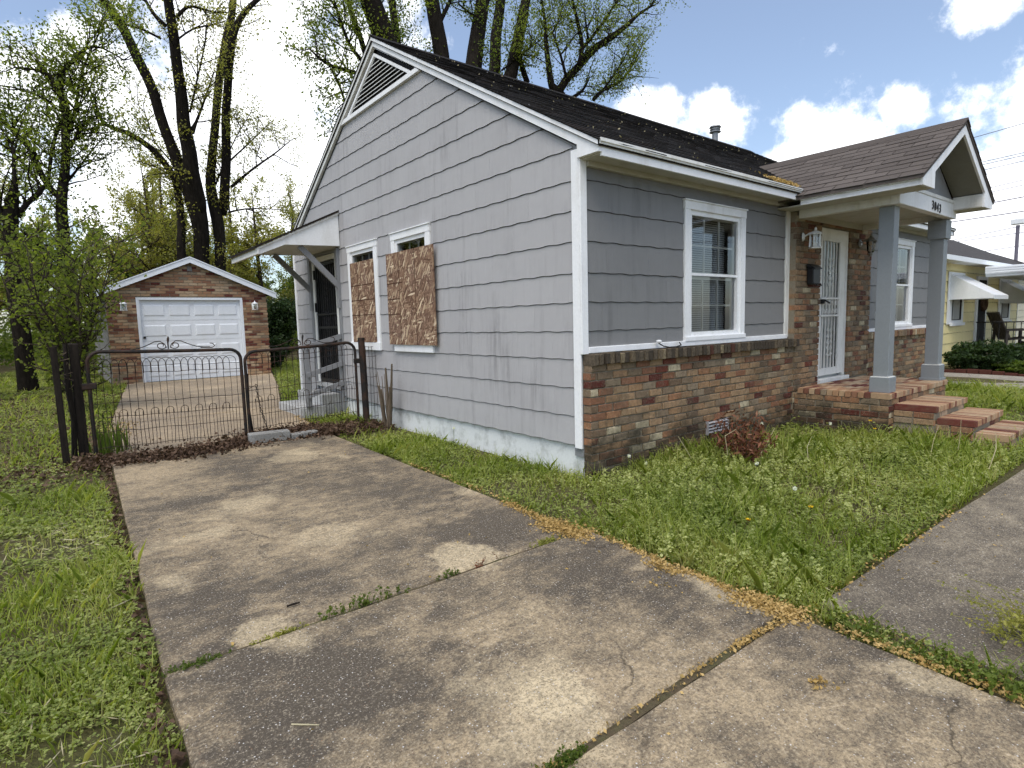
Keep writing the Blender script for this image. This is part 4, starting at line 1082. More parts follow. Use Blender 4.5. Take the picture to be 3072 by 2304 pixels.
MB().box(-.31, -.19, 4.285, 4.335, .62, .69).build('hinge', 'rusty_iron', gR, bevel=.01)

pst = thing('gate_post', 'slim dark wooden gate post standing furthest from the house', 'post', (-3.70, 4.20, gz(4.2)), 'gate posts')
MB().add([(-3.735, 4.165, -.34), (-3.668, 4.165, -.34), (-3.668, 4.235, -.34), (-3.735, 4.235, -.34), (-3.742, 4.165, 1.02), (-3.680, 4.165, 1.025), (-3.682, 4.232, 1.02), (-3.742, 4.232, 1.015)],
         [(0, 3, 2, 1), (4, 5, 6, 7), (0, 1, 5, 4), (1, 2, 6, 5), (2, 3, 7, 6), (3, 0, 4, 7)]).build('shaft', 'post_wood', pst, bevel=.006)
pst = thing('gate_post', 'thick dark wooden gate post carrying the left gate leaf', 'post', (-3.53, 4.36, gz(4.3)), 'gate posts')
MB().add([(-3.585, 4.31, -.34), (-3.49, 4.31, -.34), (-3.49, 4.41, -.34), (-3.585, 4.41, -.34), (-3.578, 4.31, 1.045), (-3.488, 4.31, 1.04), (-3.49, 4.40, 1.045), (-3.578, 4.40, 1.05)],
         [(0, 3, 2, 1), (4, 5, 6, 7), (0, 1, 5, 4), (1, 2, 6, 5), (2, 3, 7, 6), (3, 0, 4, 7)]).build('shaft', 'post_wood', pst, bevel=.008)
MB().tube([(-3.49, 4.36, .56), (-3.44, 4.33, .56)], .02, 6).build('hinge_pin', 'rusty_iron', pst)
pst = thing('gate_post', 'rusty iron gate post between the right gate leaf and the house', 'post', (-.18, 4.30, gz(4.3)), 'gate posts')
MB().tube([(-.165, 4.30, -.34), (-.175, 4.30, .4), (-.185, 4.30, .975)], .048, 10).build('shaft', 'rusty_iron', pst)
MB().lathe([(.052, .955), (.052, .985), (.03, .99)], -.185, 4.30, 10).build('cap', 'rusty_iron', pst)
vs_ = thing('vine_stub', 'dead vine stub twisted between the two wooden gate posts', 'stump', (-3.62, 4.28, .1))
MB().tube([(-3.63, 4.30, -.28), (-3.60, 4.31, .2), (-3.62, 4.29, .6), (-3.605, 4.30, 1.045)], [.03, .026, .03, .02], 6).build('stem', 'post_wood', vs_)
m = MB()
for k in range(6): m.tube([(-3.62 + random.uniform(-.06, .06), 4.27, .95 - k * .07 + random.uniform(-.05, .05)) for _ in range(4)], .004, 4)
m.build('tendrils', 'stump_wood', vs_)
ch = thing('chain', 'rusty chain hanging down between the two gate leaves', 'chain', (-1.65, 4.27, gz(4.2)))
pts = [Vector((-1.80, 4.27, .40)), Vector((-1.68, 4.27, .42)), Vector((-1.665, 4.265, .25)), Vector((-1.64, 4.26, .08)), Vector((-1.60, 4.255, -.07)), Vector((-1.585, 4.25, -.19))]
k = 0
for i in range(len(pts) - 1):
    n = max(2, int((pts[i + 1] - pts[i]).length / .032))
    for j in range(n):
        c = pts[i].lerp(pts[i + 1], j / n); d = (pts[i + 1] - pts[i]).normalized(); s = d.cross(Vector((0, 1, 0))) if k % 2 else Vector((0, 1, 0)); s = (s - d * s.dot(d)).normalized()
        MB().tube([c + d * .021 * math.cos(a) + s * .012 * math.sin(a) for a in np.linspace(0, 2 * math.pi, 9)], .0045, 4, False).build('link', 'rusty_iron', ch); k += 1
blk = thing('concrete_block', 'grey concrete block propping the gate leaves on the drive', 'block', (-1.66, 3.97, gz(4)))
MB().prism([(-1.93, 3.80), (-1.925, 3.74), (-1.47, 3.68), (-1.45, 3.82), (-1.46, 3.86), (-1.91, 3.93)], gz(3.8), gz(3.8) + .115, 'z').build('body', 'concrete_block', blk, bevel=.008)
MB().prism([(-1.46, 3.84), (-1.45, 3.69), (-1.10, 3.72), (-1.09, 3.87)], gz(3.8), gz(3.8) + .06, 'z').build('broken_end', 'concrete_block', blk, bevel=.008)
wf = thing('wire_fence', 'short woven wire fence panel between the iron post and house wall', 'fence', (-.08, 4.3, gz(4.3)))
for z in (.86, .72, .42, .18, .0, -.16): wire(wf, [(-.15, 4.29, z), (-.08, 4.24, z - .012), (-.015, 4.19, z)])
for k in range(4):
    xx = -.135 + k * .035; wire(wf, [(xx, 4.285 - k * .03, .86), (xx + .006, 4.285 - k * .03, .3), (xx, 4.285 - k * .03, -.2)])

# ================================================================== GARAGE
YG = 14.60; gx0, gx1 = -2.50, 1.48; gcx = -.515
ga = thing('garage', 'small brick fronted garage with white gable trim behind the gate', 'garage', (gcx, YG, gz(YG)))
GT = lambda x: 3.155 - .43 * abs(x - gcx)
MB().box(gx0 + .012, -1.84, YG + .012, YG + .12, -.4, 2.17).box(.795, gx1 - .012, YG + .012, YG + .12, -.4, 2.17).box(-1.84, .795, YG + .012, YG + .12, 2.075, 2.17).prism([(gx0 + .01, 2.17), (gx1 - .01, 2.17), (gcx, 3.03)], YG + .012, YG + .12, 'y').build('mortar', 'mortar', ga)
gb = BrickSet()
run_bond(gb, gx0, gx1, -.24, 44, YG, 'brick_clean', ch=.0755, BL=.215, BH=.063, holes=[(-1.84, .795, -.3, 2.075)], top=lambda x: GT(x) - .06, pr=lambda s, z: z)
gb.build(ga, 300)
MB().box(gx0, gx0 + .1, YG + .13, YG + 6, -.4, 2.17).box(gx1 - .1, gx1, YG + .13, YG + 6, -.4, 2.17).box(gx0 + .1, gx1 - .1, YG + 5.9, YG + 6, -.4, 2.17).build('wall', 'concrete_block', ga)
# block joints on the visible side wall
for r in range(11):
    for c in range(7):
        y0 = YG + .16 + c * .41 + (.2 if r % 2 else 0)
        MB().box(gx0 - .012, gx0 - .001, y0, y0 + .398, -.22 + r * .205, -.22 + r * .205 + .193).build('block', 'concrete_block', ga)
gr = MB().prism([(gx0 - .24, GT(gx0 - .24) - .02), (gx0 - .24, GT(gx0 - .24) + .035), (gcx, 3.195), (gx1 + .24, GT(gx1 + .24) + .035), (gx1 + .24, GT(gx1 + .24) - .02), (gcx, 3.13)], YG - .13, YG + 6.1, 'y').build('roof', 'roof_dark', ga)
for s_, e in ((-1, gx0 - .235), (1, gx1 + .235)):
    MB().prism([(e, GT(e) - .135), (e, GT(e) + .0), (gcx, 3.155), (gcx, 3.02)], YG - .155, YG - .131, 'y').build('rake_board', 'garage_white', gr)
    MB().prism([(e, GT(e) + .002), (e, GT(e) + .03), (gcx, 3.188), (gcx, 3.158)], YG - .17, YG - .1315, 'y').build('rake_moulding', 'garage_white', gr)
MB().box(gcx - .06, gcx + .06, YG - .01, YG - .001, 2.80, 2.93).build('louvered_vent', 'concrete_block', ga)
gd = MB().box(-1.77, .725, YG + .10, YG + .13, -.19, 2.01).build('garage_door', 'garage_white', ga)
MB().box(-1.84, -1.77, YG + .0, YG + .13, -.19, 2.075).box(.725, .795, YG + .0, YG + .13, -.19, 2.075).box(-1.77, .725, YG + .0, YG + .13, 2.01, 2.075).build('door_frame', 'garage_white', gd)
for r in range(4):
    z0 = -.185 + r * .5475
    sec = MB().box(-1.765, .72, YG + .078, YG + .0995, z0 + .004, z0 + .5435).build('door_section', 'garage_white', gd)
    for c in range(4):
        a = -1.70 + c * .612
        m = MB()
        o_, i_, d_ = YG + .0775, YG + .062, .018
        A = [(a, z0 + .12), (a + .51, z0 + .12), (a + .51, z0 + .43), (a, z0 + .43)]
        B = [(a + .03, z0 + .15), (a + .48, z0 + .15), (a + .48, z0 + .40), (a + .03, z0 + .40)]
        vs = [(x, o_, z) for x, z in A] + [(x, i_, z) for x, z in B]
        m.add(vs, [(4, 5, 6, 7)] + [(i, (i + 1) % 4, (i + 1) % 4 + 4, i + 4) for i in range(4)]).build('door_panel', 'garage_white', sec)
MB().box(-1.735, -1.68, YG + .05, YG + .078, .98, 1.04).build('lock', 'black_paint', gd)
lantern('white lantern on the garage brick on the side away from the house', (-2.14, YG - .002, 1.88), (0, -1, 0), False, 'metal_white')
lantern('white lantern on the garage brick on the side towards the house', (1.09, YG - .002, 1.88), (0, -1, 0), False, 'metal_white')

# ================================================================== NEIGHBOUR'S HOUSE AND YARD
nb = thing('neighbor_house', 'yellow sided house with dark roof, awnings and a flat porch roof next door', 'house', (18, 4, gz(0)))
NY = 1.2
NC = [-.25 + .27 * k for k in range(11)]
PN = lambda s, z, o: (s, NY - o, z)
MB().box(12.9, 22.1, NY + .01, NY + 3.8, -.4, 2.52).build('wall', 'yellow_siding', nb)
side_courses(nb, 12.9, 22.1, NC, PN, [(14.75, 16.0, .80, 2.2), (17.15, 18.35, -.3, 2.12), (19.75, 21.2, .75, 2.15)], None, width=1.2, mat='yellow_siding', ob=.022, ot=.004)
nr = MB().prism([(NY - .42, 2.46), (3.1, 3.69), (5.45, 2.46), (5.45, 2.42), (NY - .42, 2.42)], 12.3, 22.5, 'x').build('roof', 'roof_neighbor', nb)
MB().box(12.3, 22.5, NY - .45, NY - .421, 2.36, 2.475).build('fascia', 'metal_white', nr)
MB().box(12.3, 22.5, NY - .42, NY, 2.38, 2.40).build('soffit', 'white_weathered', nr)
MB().box(22.1, 22.13, NY - .03, NY + .1, -.3, 2.38).build('corner_board', 'white_paint', nb)
# flat porch roof with fluted white edge
nprf = MB().box(16.05, 22.5, -3.2, NY - .46, 2.10, 2.30).build('porch_roof', 'metal_white', nb)
for z in (2.13, 2.19, 2.25): MB().box(16.02, 16.05, -3.2, NY - .46, z, z + .035).build('flute', 'metal_white', nprf)
MB().box(16.1, 22.5, -3.1, NY - .46, 2.03, 2.10).build('porch_soffit', 'awning_grey', nprf)
def nwindow(x0, x1, z0, z1):
    w = MB().box(x0, x1, NY - .04, NY + .02, z0, z1).build('window', 'white_paint', nb)
    MB().box(x0 + .14, x1 - .22, NY - .05, NY - .041, z0 + .10, z1 - .08).build('pane', 'dark_opening', w)
    MB().box(x0 + .16, x1 - .42, NY - .056, NY - .0505, z0 + .12, z0 + .75).build('curtain', 'curtain', w)
    MB().box(x0 - .02, x1 + .02, NY - .09, NY - .041, z0 - .05, z0 + .03).build('sill', 'white_paint', w)
    MB().box(x0 - .24, x0 - .005, NY - .045, NY - .024, z0, z1).build('shutter', 'white_paint', w)
    return w
nwindow(14.85, 16.0, .80, 2.16); nwindow(19.85, 21.1, .78, 2.12)
def awning(x0, x1, zt, zb, out, mat):
    a = thing('window_awning', None, None, ((x0 + x1) / 2, NY, zt)); a.parent = nb; a.location = Vector(((x0 + x1) / 2, NY, zt)) - worig(nb)
    n = 9
    for k in range(n):
        u0, u1 = x0 + (x1 - x0) * k / n, x0 + (x1 - x0) * (k + 1) / n - .012
        MB().add([(u0, NY - .03, zt), (u1, NY - .03, zt), (u1, NY - out, zb), (u0, NY - out, zb), (u0, NY - out, zb - .10), (u1, NY - out, zb - .10)], [(0, 1, 2, 3), (3, 2, 5, 4)]).build('slat', 'metal_white', a)
    MB().prism([(NY - .03, zt), (NY - out, zb), (NY - out, zb - .08), (NY - .03, zb - .08)], x0 - .012, x0 - .004, 'x').build('side_panel', mat, a)
    MB().prism([(NY - .03, zt), (NY - out, zb), (NY - out, zb - .08), (NY - .03, zb - .08)], x1 + .004, x1 + .012, 'x').build('side_panel', mat, a)
    return a
awning(14.75, 16.15, 2.10, 1.52, .95, 'metal_white'); awning(19.75, 21.3, 2.06, 1.42, 1.0, 'awning_grey')
ndoor = MB().box(17.2, 18.3, NY - .04, NY + .02, -.05, 2.12).build('front_door', 'white_paint', nb)
MB().box(17.38, 18.12, NY - .05, NY - .041, 0, 2.02).build('screen', 'dark_opening', ndoor)
MB().tube([(17.75 + .19 * math.cos(a), NY - .09, 1.35 + .19 * math.sin(a)) for a in np.linspace(0, 2 * math.pi, 13)], .06, 6, False).build('wreath', 'wreath', ndoor)
MB().box(16.1, 22.5, -3.1, NY - .01, -.4, -.02).build('porch_floor', 'concrete_far', nb)
MB().tube([(16.2, -3.0, -.02), (16.2, -3.0, 2.05)], .03, 6).build('porch_post', 'metal_white', nb)
rl = MB().tube([(16.15, NY - .3, .82), (16.15, -3.0, .82)], .018, 5).build('railing', 'black_paint', nb)
MB().tube([(16.15, NY - .3, .12), (16.15, -3.0, .12)], .014, 5).build('rail', 'black_paint', rl)
for k in range(24): MB().tube([(16.15, NY - .35 - k * .15, .12), (16.15, NY - .35 - k * .15, .82)], .009, 4).build('baluster', 'black_paint', rl)
def bench(label, x, y, rz):
    b = thing('porch_chair', label, 'chair', (x, y, -.02), 'porch chairs next door'); b.rotation_euler.z = rz
    def P(*a): return MB().bar(*a)
    L = []
    def part(name, m):
        o = bpy.data.objects.new(name, m.mesh(name, 'bench_wood')); link(o, b)
    for k in range(5): part('back_slat', MB().bar((-.28 + k * .14, .22, .38), (-.28 + k * .14, .52, 1.10), .11, .03))
    for k in range(5): part('seat_slat', MB().bar((-.34, -.30 + k * .12, .40 - k * .012), (.34, -.30 + k * .12, .40 - k * .012), .10, .03))
    for s in (-1, 1):
        part('arm', MB().bar((s * .36, -.36, .62), (s * .36, .34, .60), .11, .035))
        part('leg', MB().bar((s * .34, -.30, 0), (s * .34, -.30, .60), .06, .06)); part('leg', MB().bar((s * .34, .34, 0), (s * .34, .30, .60), .06, .06))
        part('rocker', MB().bar((s * .34, -.45, .03), (s * .34, .55, .05), .05, .06))
    part('stretcher', MB().bar((-.34, -.28, .25), (.34, -.28, .25), .04, .08))
    return b
bench('weathered high backed porch chair nearest the yellow house door', 17.0, .25, R_(35)); bench('weathered high backed porch chair further along the railing next door', 17.3, -.75, R_(-60))
cv = thing('covered_mound', 'low dark blue covered mound beside the neighbour porch railing', 'tarp', (15.6, -.8, gz(-.8)))
m = MB(); rings = []
for i in range(7):
    t = i / 6; rr = math.cos(t * math.pi / 2) ** .5
    rings.append([(15.55 + .35 * rr * math.cos(a) * (1 + .08 * math.sin(3 * a)), -1.1 + 1.2 * rr * math.sin(a), gz(-1) + .55 * math.sin(t * math.pi / 2) + .02 * math.sin(5 * a)) for a in np.linspace(0, 2 * math.pi, 25)[:-1]])
vs = [p for r in rings for p in r]
m.add(vs, [(i * 24 + k, i * 24 + (k + 1) % 24, (i + 1) * 24 + (k + 1) % 24, (i + 1) * 24 + k) for i in range(6) for k in range(24)]).build('cover', 'navy_cover', cv, smooth=True)
nd = thing('neighbor_driveway', None, None, (10.8, 0, gz(0)), kind='structure')
slab(nd, [(9.85, -6), (12.35, -6), (12.35, 12), (9.85, 12)], 'concrete_far', seed=11)
ed = thing('bed_edging', 'low dark red brick edging along the planting bed next door', 'edging', (12.6, 0, gz(0)))
for k in range(26):
    y0 = -4 + k * .22; zz = gz(y0) + .06 + .03 * math.sin(k * .8)
    MB().box(12.50 + .04 * math.sin(k * .6), 12.60 + .04 * math.sin(k * .6), y0, y0 + .205, gz(y0) - .1, zz).build('edging_stone', 'edging_brick', ed)
nb2 = thing('far_house', 'cream sided house with dark brown roof glimpsed past the yellow house', 'house', (29, 4, gz(0)))
MB().box(23.6, 34, 2.0, 8, -.4, 2.6).build('wall', 'cream_siding', nb2)
side_courses(nb2, 23.6, 34, [-.25 + .27 * k for k in range(12)], lambda s, z, o: (s, 2.0 - o, z), [], None, width=4.0, mat='cream_siding', ob=.02, ot=.004)
MB().add([(23.0, 1.4, 2.55), (34.6, 1.4, 2.55), (34.6, 8.6, 2.55), (23.0, 8.6, 2.55), (23.0, 4.6, 4.15), (28.6, 4.6, 4.15)], [(0, 1, 5, 4), (1, 2, 5), (2, 3, 4, 5), (3, 0, 4), (3, 2, 1, 0)]).build('roof', 'roof_far', nb2)

# pole and wires
pl = thing('light_pole', 'thin tall light pole rising behind the yellow house roof', 'pole', (40, 4.75, gz(5)))
MB().tube([(40, 4.75, -.3), (40, 4.75, 5.9)], .09, 8).build('mast', 'cable_far', pl)
MB().box(39.8, 40.2, 4.45, 5.05, 5.95, 6.25).build('lamp_head', 'metal_white', pl, bevel=.03)
LN = [(4.57, 8.21, 3.15, 8.28), (4.56, 8.08, 3.15, 8.16), (4.53, 7.82, 3.14, 7.91), (4.26, 6.94, 3.09, 7.06), (4.21, 6.73, 3.08, 6.83), (4.23, 6.22, 3.06, 6.29), (5.67, 5.56, 3.02, 5.64), (5.5, 4.68, 2.99, 4.99), (5.31, 4.57, 2.97, 4.68), (3.91, 4.01, 2.94, 4.08), (4.92, 9.44, 3.22, 9.59)]
ordn = ['highest but one', 'second', 'third', 'fourth', 'fifth', 'sixth', 'seventh', 'eighth', 'ninth', 'lowest', 'topmost']
NM = {10: 'topmost of the overhead wires behind the porch gable', 0: 'second overhead wire from the top behind the porch gable', 1: 'third overhead wire from the top behind the porch gable', 2: 'fourth overhead wire from the top behind the porch gable',
      3: 'fifth overhead wire from the top behind the porch gable', 4: 'sixth overhead wire from the top behind the porch gable', 5: 'seventh overhead wire, just below the porch eave corner', 6: 'eighth overhead wire, level with the porch beam',
      7: 'ninth overhead wire, crossing just above the light pole', 8: 'tenth overhead wire, second lowest above the neighbour roof', 9: 'lowest overhead wire skimming above the neighbour roof'}
for i, (ya, za, yb, zb) in enumerate(LN):
    sl = (zb - za) / (yb - ya); y0, y1 = 16.0, -26.0
    pts = [(32, y, za + sl * (y - ya) + .0010 * (y - ya) * (y - yb)) for y in np.linspace(y0, y1, 22)]
    tag(MB().tube(pts, .016 if i not in (5, 6) else .024, 5).build('power_line', 'cable_far'), NM[i], 'wire', 'overhead power lines')

# ================================================================== TREES
TREE_LIMBS={
 'A':[[(1.26,22.0,3.4,0.266),(1.33,22.0,4.96,0.29),(1.19,22.0,6.04,0.343),(0.81,22.0,7.2,0.221),(0.42,22.0,8.44,0.187),(0.08,22.0,10.04,0.178),(-0.34,22.0,11.11,0.169),(-0.79,22.0,12.14,0.157),(-1.21,22.0,12.77,0.141),(-1.52,22.0,13.46,0.111),(-1.73,22.0,14.17,0.069)],[(1.27,22.0,5.69,0.313),(1.24,21.93,6.16,0.342),(1.09,21.77,7.13,0.292),(1.06,21.7,7.59,0.269),(0.95,21.51,8.69,0.241),(0.83,21.2,10.56,0.188),(0.7,20.97,11.94,0.173),(0.64,20.81,12.83,0.157),(0.64,20.64,13.82,0.113),(0.8,20.46,14.83,0.061)],[(1.87,22.0,3.1,0.2),(2.03,22.3,4.73,0.214),(1.98,22.54,6.03,0.234),(1.94,22.71,7.0,0.195),(2.14,22.95,8.34,0.163),(2.82,23.55,11.82,0.16),(3.43,23.92,14.03,0.153),(3.68,24.11,15.14,0.144),(4.08,24.41,17.02,0.104)],[(2.22,22.54,5.86,0.163),(2.39,22.45,6.69,0.189),(2.6,22.13,9.76,0.16),(2.85,21.9,11.87,0.146),(3.07,21.78,12.9,0.133),(3.42,21.7,13.57,0.108),(3.93,21.62,14.17,0.089),(4.69,21.52,14.96,0.058)],[(0.58,22.0,3.87,0.161),(0.69,22.28,5.25,0.15),(0.7,22.58,6.83,0.131),(0.45,22.71,7.48,0.124),(-0.02,22.85,8.16,0.111),(-0.7,22.96,8.61,0.097),(-1.46,23.06,8.87,0.065),(-1.63,23.22,9.71,0.041),(-1.82,23.31,10.21,0.026)],[(0.47,20.81,11.92,0.08),(0.17,20.93,12.26,0.068),(-0.03,21.04,12.67,0.056),(-0.32,21.15,12.99,0.039)],[(0.83,20.81,12.29,0.069),(1.07,20.75,12.61,0.058),(1.38,20.7,12.79,0.046),(2.05,20.61,12.75,0.035),(2.37,20.56,12.85,0.024)],[(0.85,20.81,11.59,0.04),(1.37,20.92,12.1,0.035),(2.12,21.04,12.52,0.027),(2.54,21.11,12.78,0.018)],[(0.29,20.81,11.44,0.04),(-0.3,20.65,11.54,0.039),(-0.83,20.51,11.49,0.032)],[(1.16,21.51,8.61,0.121),(1.36,21.57,9.01,0.055),(1.8,21.72,10.08,0.037),(2.18,21.86,11.1,0.025)],[(1.17,21.57,9.33,0.042),(1.46,21.19,10.54,0.033),(1.74,20.8,11.77,0.024),(1.81,20.56,12.52,0.015)],[(2.66,22.45,6.97,0.066),(3.53,22.73,7.79,0.047),(4.59,23.04,8.67,0.035),(5.4,23.28,9.41,0.018)],[(2.79,22.95,8.12,0.04),(3.63,22.8,8.99,0.03),(4.42,22.65,9.87,0.017)],[(0.97,22.58,6.67,0.044),(0.59,22.82,7.77,0.031),(0.13,22.99,8.46,0.025),(-0.08,23.21,9.55,0.019),(-0.45,23.32,9.98,0.012)],[(2.12,22.71,7.02,0.039),(2.58,22.83,8.06,0.03),(3.11,22.95,9.14,0.02),(3.79,23.08,10.27,0.014)],[(1.1,21.93,6.14,0.037),(0.4,22.2,7.13,0.031),(-0.44,22.39,7.47,0.018)],[(2.48,22.54,5.95,0.046),(3.15,22.45,6.13,0.033),(4.08,22.33,6.2,0.02),(4.79,22.24,6.19,0.014)]],
 'B':[[(-3.22,18.0,2.7,0.189),(-3.17,18.0,3.49,0.176),(-3.06,18.0,5.02,0.14),(-2.88,18.0,6.17,0.112),(-2.81,18.0,7.09,0.107),(-2.79,18.0,7.89,0.102),(-2.97,18.0,8.12,0.078),(-3.02,18.0,8.46,0.06),(-3.43,18.0,8.58,0.032),(-3.82,18.0,8.53,0.018)],[(-2.82,18.0,7.53,0.093),(-2.84,18.12,8.36,0.079),(-2.69,18.18,8.82,0.07),(-2.4,18.24,9.18,0.052),(-2.09,18.31,9.6,0.043),(-1.69,18.35,9.71,0.029),(-1.17,18.36,9.5,0.02)],[(-2.87,18.0,6.72,0.07),(-2.64,18.06,7.31,0.056),(-2.45,18.13,8.09,0.043),(-2.33,18.18,8.68,0.028),(-1.88,18.29,9.82,0.022),(-1.54,18.36,10.54,0.015)],[(-3.0,18.0,4.98,0.094),(-3.35,18.12,5.46,0.084),(-3.55,18.24,6.04,0.079),(-3.63,18.31,6.36,0.074),(-4.01,18.44,6.95,0.059),(-4.26,18.52,7.25,0.054),(-4.62,18.65,7.8,0.04)],[(-3.34,18.12,5.51,0.051),(-3.13,18.42,6.69,0.047),(-2.87,18.62,7.47,0.053)],[(-3.53,18.12,5.44,0.046),(-3.9,17.99,6.02,0.041),(-4.3,17.89,6.41,0.035),(-4.62,17.85,6.47,0.022)],[(-2.97,18.12,5.51,0.047),(-2.62,18.23,6.03,0.033),(-2.26,18.34,6.58,0.022),(-1.9,18.45,7.09,0.015)],[(-2.74,18.0,6.56,0.042),(-2.55,17.93,6.98,0.038),(-2.46,17.9,7.21,0.028),(-2.09,17.83,7.53,0.019),(-1.99,17.85,7.33,0.014)],[(-3.08,18.0,7.75,0.032),(-3.49,18.12,7.96,0.027),(-3.97,18.24,8.07,0.02),(-4.38,18.34,8.05,0.013)]],
 'E':[[(-4.27,15.0,2.27,0.176),(-4.23,15.0,2.89,0.166),(-4.21,15.0,3.81,0.155),(-4.14,15.0,4.42,0.135),(-4.04,15.0,4.84,0.058),(-4.0,15.0,5.71,0.019)],[(-4.06,15.0,4.01,0.066),(-3.85,14.95,4.36,0.063),(-3.61,14.92,4.61,0.059),(-3.52,14.89,4.81,0.059)],[(-4.28,15.0,3.8,0.077),(-4.37,15.08,4.18,0.065),(-4.56,15.21,4.74,0.05),(-4.68,15.41,5.7,0.034)],[(-4.05,15.0,3.74,0.035),(-3.72,15.1,3.39,0.028),(-3.46,15.18,3.1,0.016)]],
 'C1':[[(5.4,13.5,8.75,0.369),(5.2,13.5,9.98,0.349),(4.8,13.5,11.0,0.321),(4.48,13.5,12.0,0.278),(4.37,13.5,13.31,0.173)],[(4.52,13.5,9.46,0.089),(4.42,13.63,10.05,0.077),(4.26,13.76,10.61,0.065),(4.18,13.9,11.32,0.047)],[(4.38,13.5,9.2,0.065),(3.96,13.35,9.49,0.052),(3.54,13.09,10.18,0.034),(3.33,12.92,10.62,0.022)],[(4.17,13.5,8.76,0.065),(3.72,13.46,8.75,0.052),(3.23,13.41,8.78,0.04),(2.77,13.36,9.02,0.022)],[(3.4,13.41,8.66,0.046),(3.57,13.31,8.23,0.04),(3.68,13.2,7.72,0.034)]],
 'C2':[[(6.46,15.0,9.47,0.155),(6.46,15.0,10.88,0.14),(6.34,15.0,12.1,0.126),(6.28,15.0,13.62,0.085)]],
 'C3':[[(7.59,14.0,8.89,0.283),(7.57,14.0,10.29,0.267),(7.44,14.0,11.07,0.252),(7.31,14.0,11.97,0.236),(7.26,14.0,13.48,0.179)],[(7.54,14.0,11.29,0.08),(8.05,14.13,12.12,0.061),(8.67,14.27,13.01,0.034)]],
 'C4':[[(8.73,14.0,8.99,0.32),(8.96,14.0,10.31,0.306),(9.18,14.0,11.55,0.272),(9.39,14.0,12.6,0.244),(9.63,14.0,14.31,0.174)],[(9.11,14.0,11.93,0.056),(8.82,14.06,12.06,0.041),(8.47,14.14,12.25,0.027)]],
 'C5':[[(10.73,15.5,9.7,0.248),(10.98,15.5,11.09,0.233),(11.18,15.5,12.68,0.213),(11.37,15.5,13.83,0.193),(11.68,15.5,15.74,0.139)]],
 'C6':[[(10.82,14.5,9.28,0.263),(11.06,14.5,10.7,0.248),(11.39,14.5,11.85,0.226),(11.72,14.5,12.94,0.205),(12.05,14.5,14.04,0.167),(12.5,14.5,15.62,0.099)],[(11.84,14.5,10.51,0.115),(11.68,14.65,11.19,0.1),(11.69,14.75,11.74,0.077)],[(10.58,14.5,10.66,0.037),(11.27,14.14,11.27,0.034),(11.95,13.77,11.87,0.019)]],
 'D':[[(12.17,13.0,8.69,0.26),(11.99,13.0,9.64,0.221),(11.72,13.0,9.93,0.131),(11.62,13.0,10.6,0.109),(11.5,13.0,11.46,0.079),(11.47,13.0,12.13,0.057),(11.21,13.0,13.13,0.035)],[(11.94,13.0,9.49,0.162),(12.25,12.73,10.18,0.146),(12.72,12.47,10.68,0.139),(13.22,12.13,11.32,0.132),(13.77,11.84,11.7,0.11),(14.3,11.53,12.14,0.088),(14.65,11.26,12.55,0.059),(15.03,11.01,12.83,0.037),(15.37,10.64,13.4,0.018)],[(12.28,12.13,10.46,0.093),(12.38,12.02,11.06,0.086),(12.08,11.91,11.74,0.07),(11.69,11.79,12.36,0.048),(11.52,11.71,12.79,0.034)],[(12.39,12.13,10.97,0.072),(12.81,12.04,11.45,0.065),(13.41,11.9,12.18,0.051),(13.92,11.77,12.89,0.037),(14.35,11.66,13.53,0.022)],[(12.57,11.9,11.33,0.05),(12.39,11.82,11.79,0.035),(12.29,11.76,12.07,0.021)],[(11.67,12.13,9.85,0.064),(11.32,12.05,10.53,0.049),(10.89,11.97,11.11,0.031)],[(12.55,12.73,9.54,0.074),(12.89,12.55,9.8,0.059),(13.03,12.42,10.11,0.044),(12.96,12.4,10.23,0.03)],[(13.39,12.42,9.55,0.075),(14.15,12.61,10.13,0.069),(15.54,12.91,10.9,0.056),(16.6,13.17,11.86,0.041),(17.59,13.44,13.0,0.026)],[(14.04,12.61,10.03,0.046),(15.26,12.76,11.32,0.036),(15.99,12.86,12.22,0.024)],[(12.91,11.26,11.18,0.035),(13.09,11.33,11.59,0.025),(13.32,11.39,11.95,0.014)],[(11.75,13.0,11.67,0.029),(12.03,12.75,12.33,0.022),(12.0,12.61,12.8,0.014)]],
}

def spline(pts, step=.35):
    """Catmull-Rom through (x,y,z,r)"""
    P = [np.array(p, float) for p in pts]; P = [2 * P[0] - P[1]] + P + [2 * P[-1] - P[-2]]
    out = []
    for i in range(1, len(P) - 2):
        n = max(2, int(np.linalg.norm(P[i + 1][:3] - P[i][:3]) / step))
        for k in range(n):
            t = k / n; a, b, c, d = P[i - 1], P[i], P[i + 1], P[i + 2]
            q = .5 * ((2 * b) + (-a + c) * t + (2 * a - 5 * b + 4 * c - d) * t * t + (-a + 3 * b - 3 * c + d) * t ** 3)
            q[3] = max(.004, b[3] + (c[3] - b[3]) * t); out.append(q)
    out.append(P[-2]); return np.array(out)
def twig_path(p, d, L, r0, n=6, bend=.35, up=.25, rnd=random):
    pts = []; q = np.array(p, float); d = np.array(d, float)
    for i in range(n + 1):
        t = i / n; pts.append((*q, r0 * (1 - t) + .0035))
        d = d + np.array([rnd.gauss(0, bend) * .5, rnd.gauss(0, bend) * .5, rnd.gauss(0, bend) * .4 + up * .3]); d /= np.linalg.norm(d)
        q = q + d * L / n
    return pts
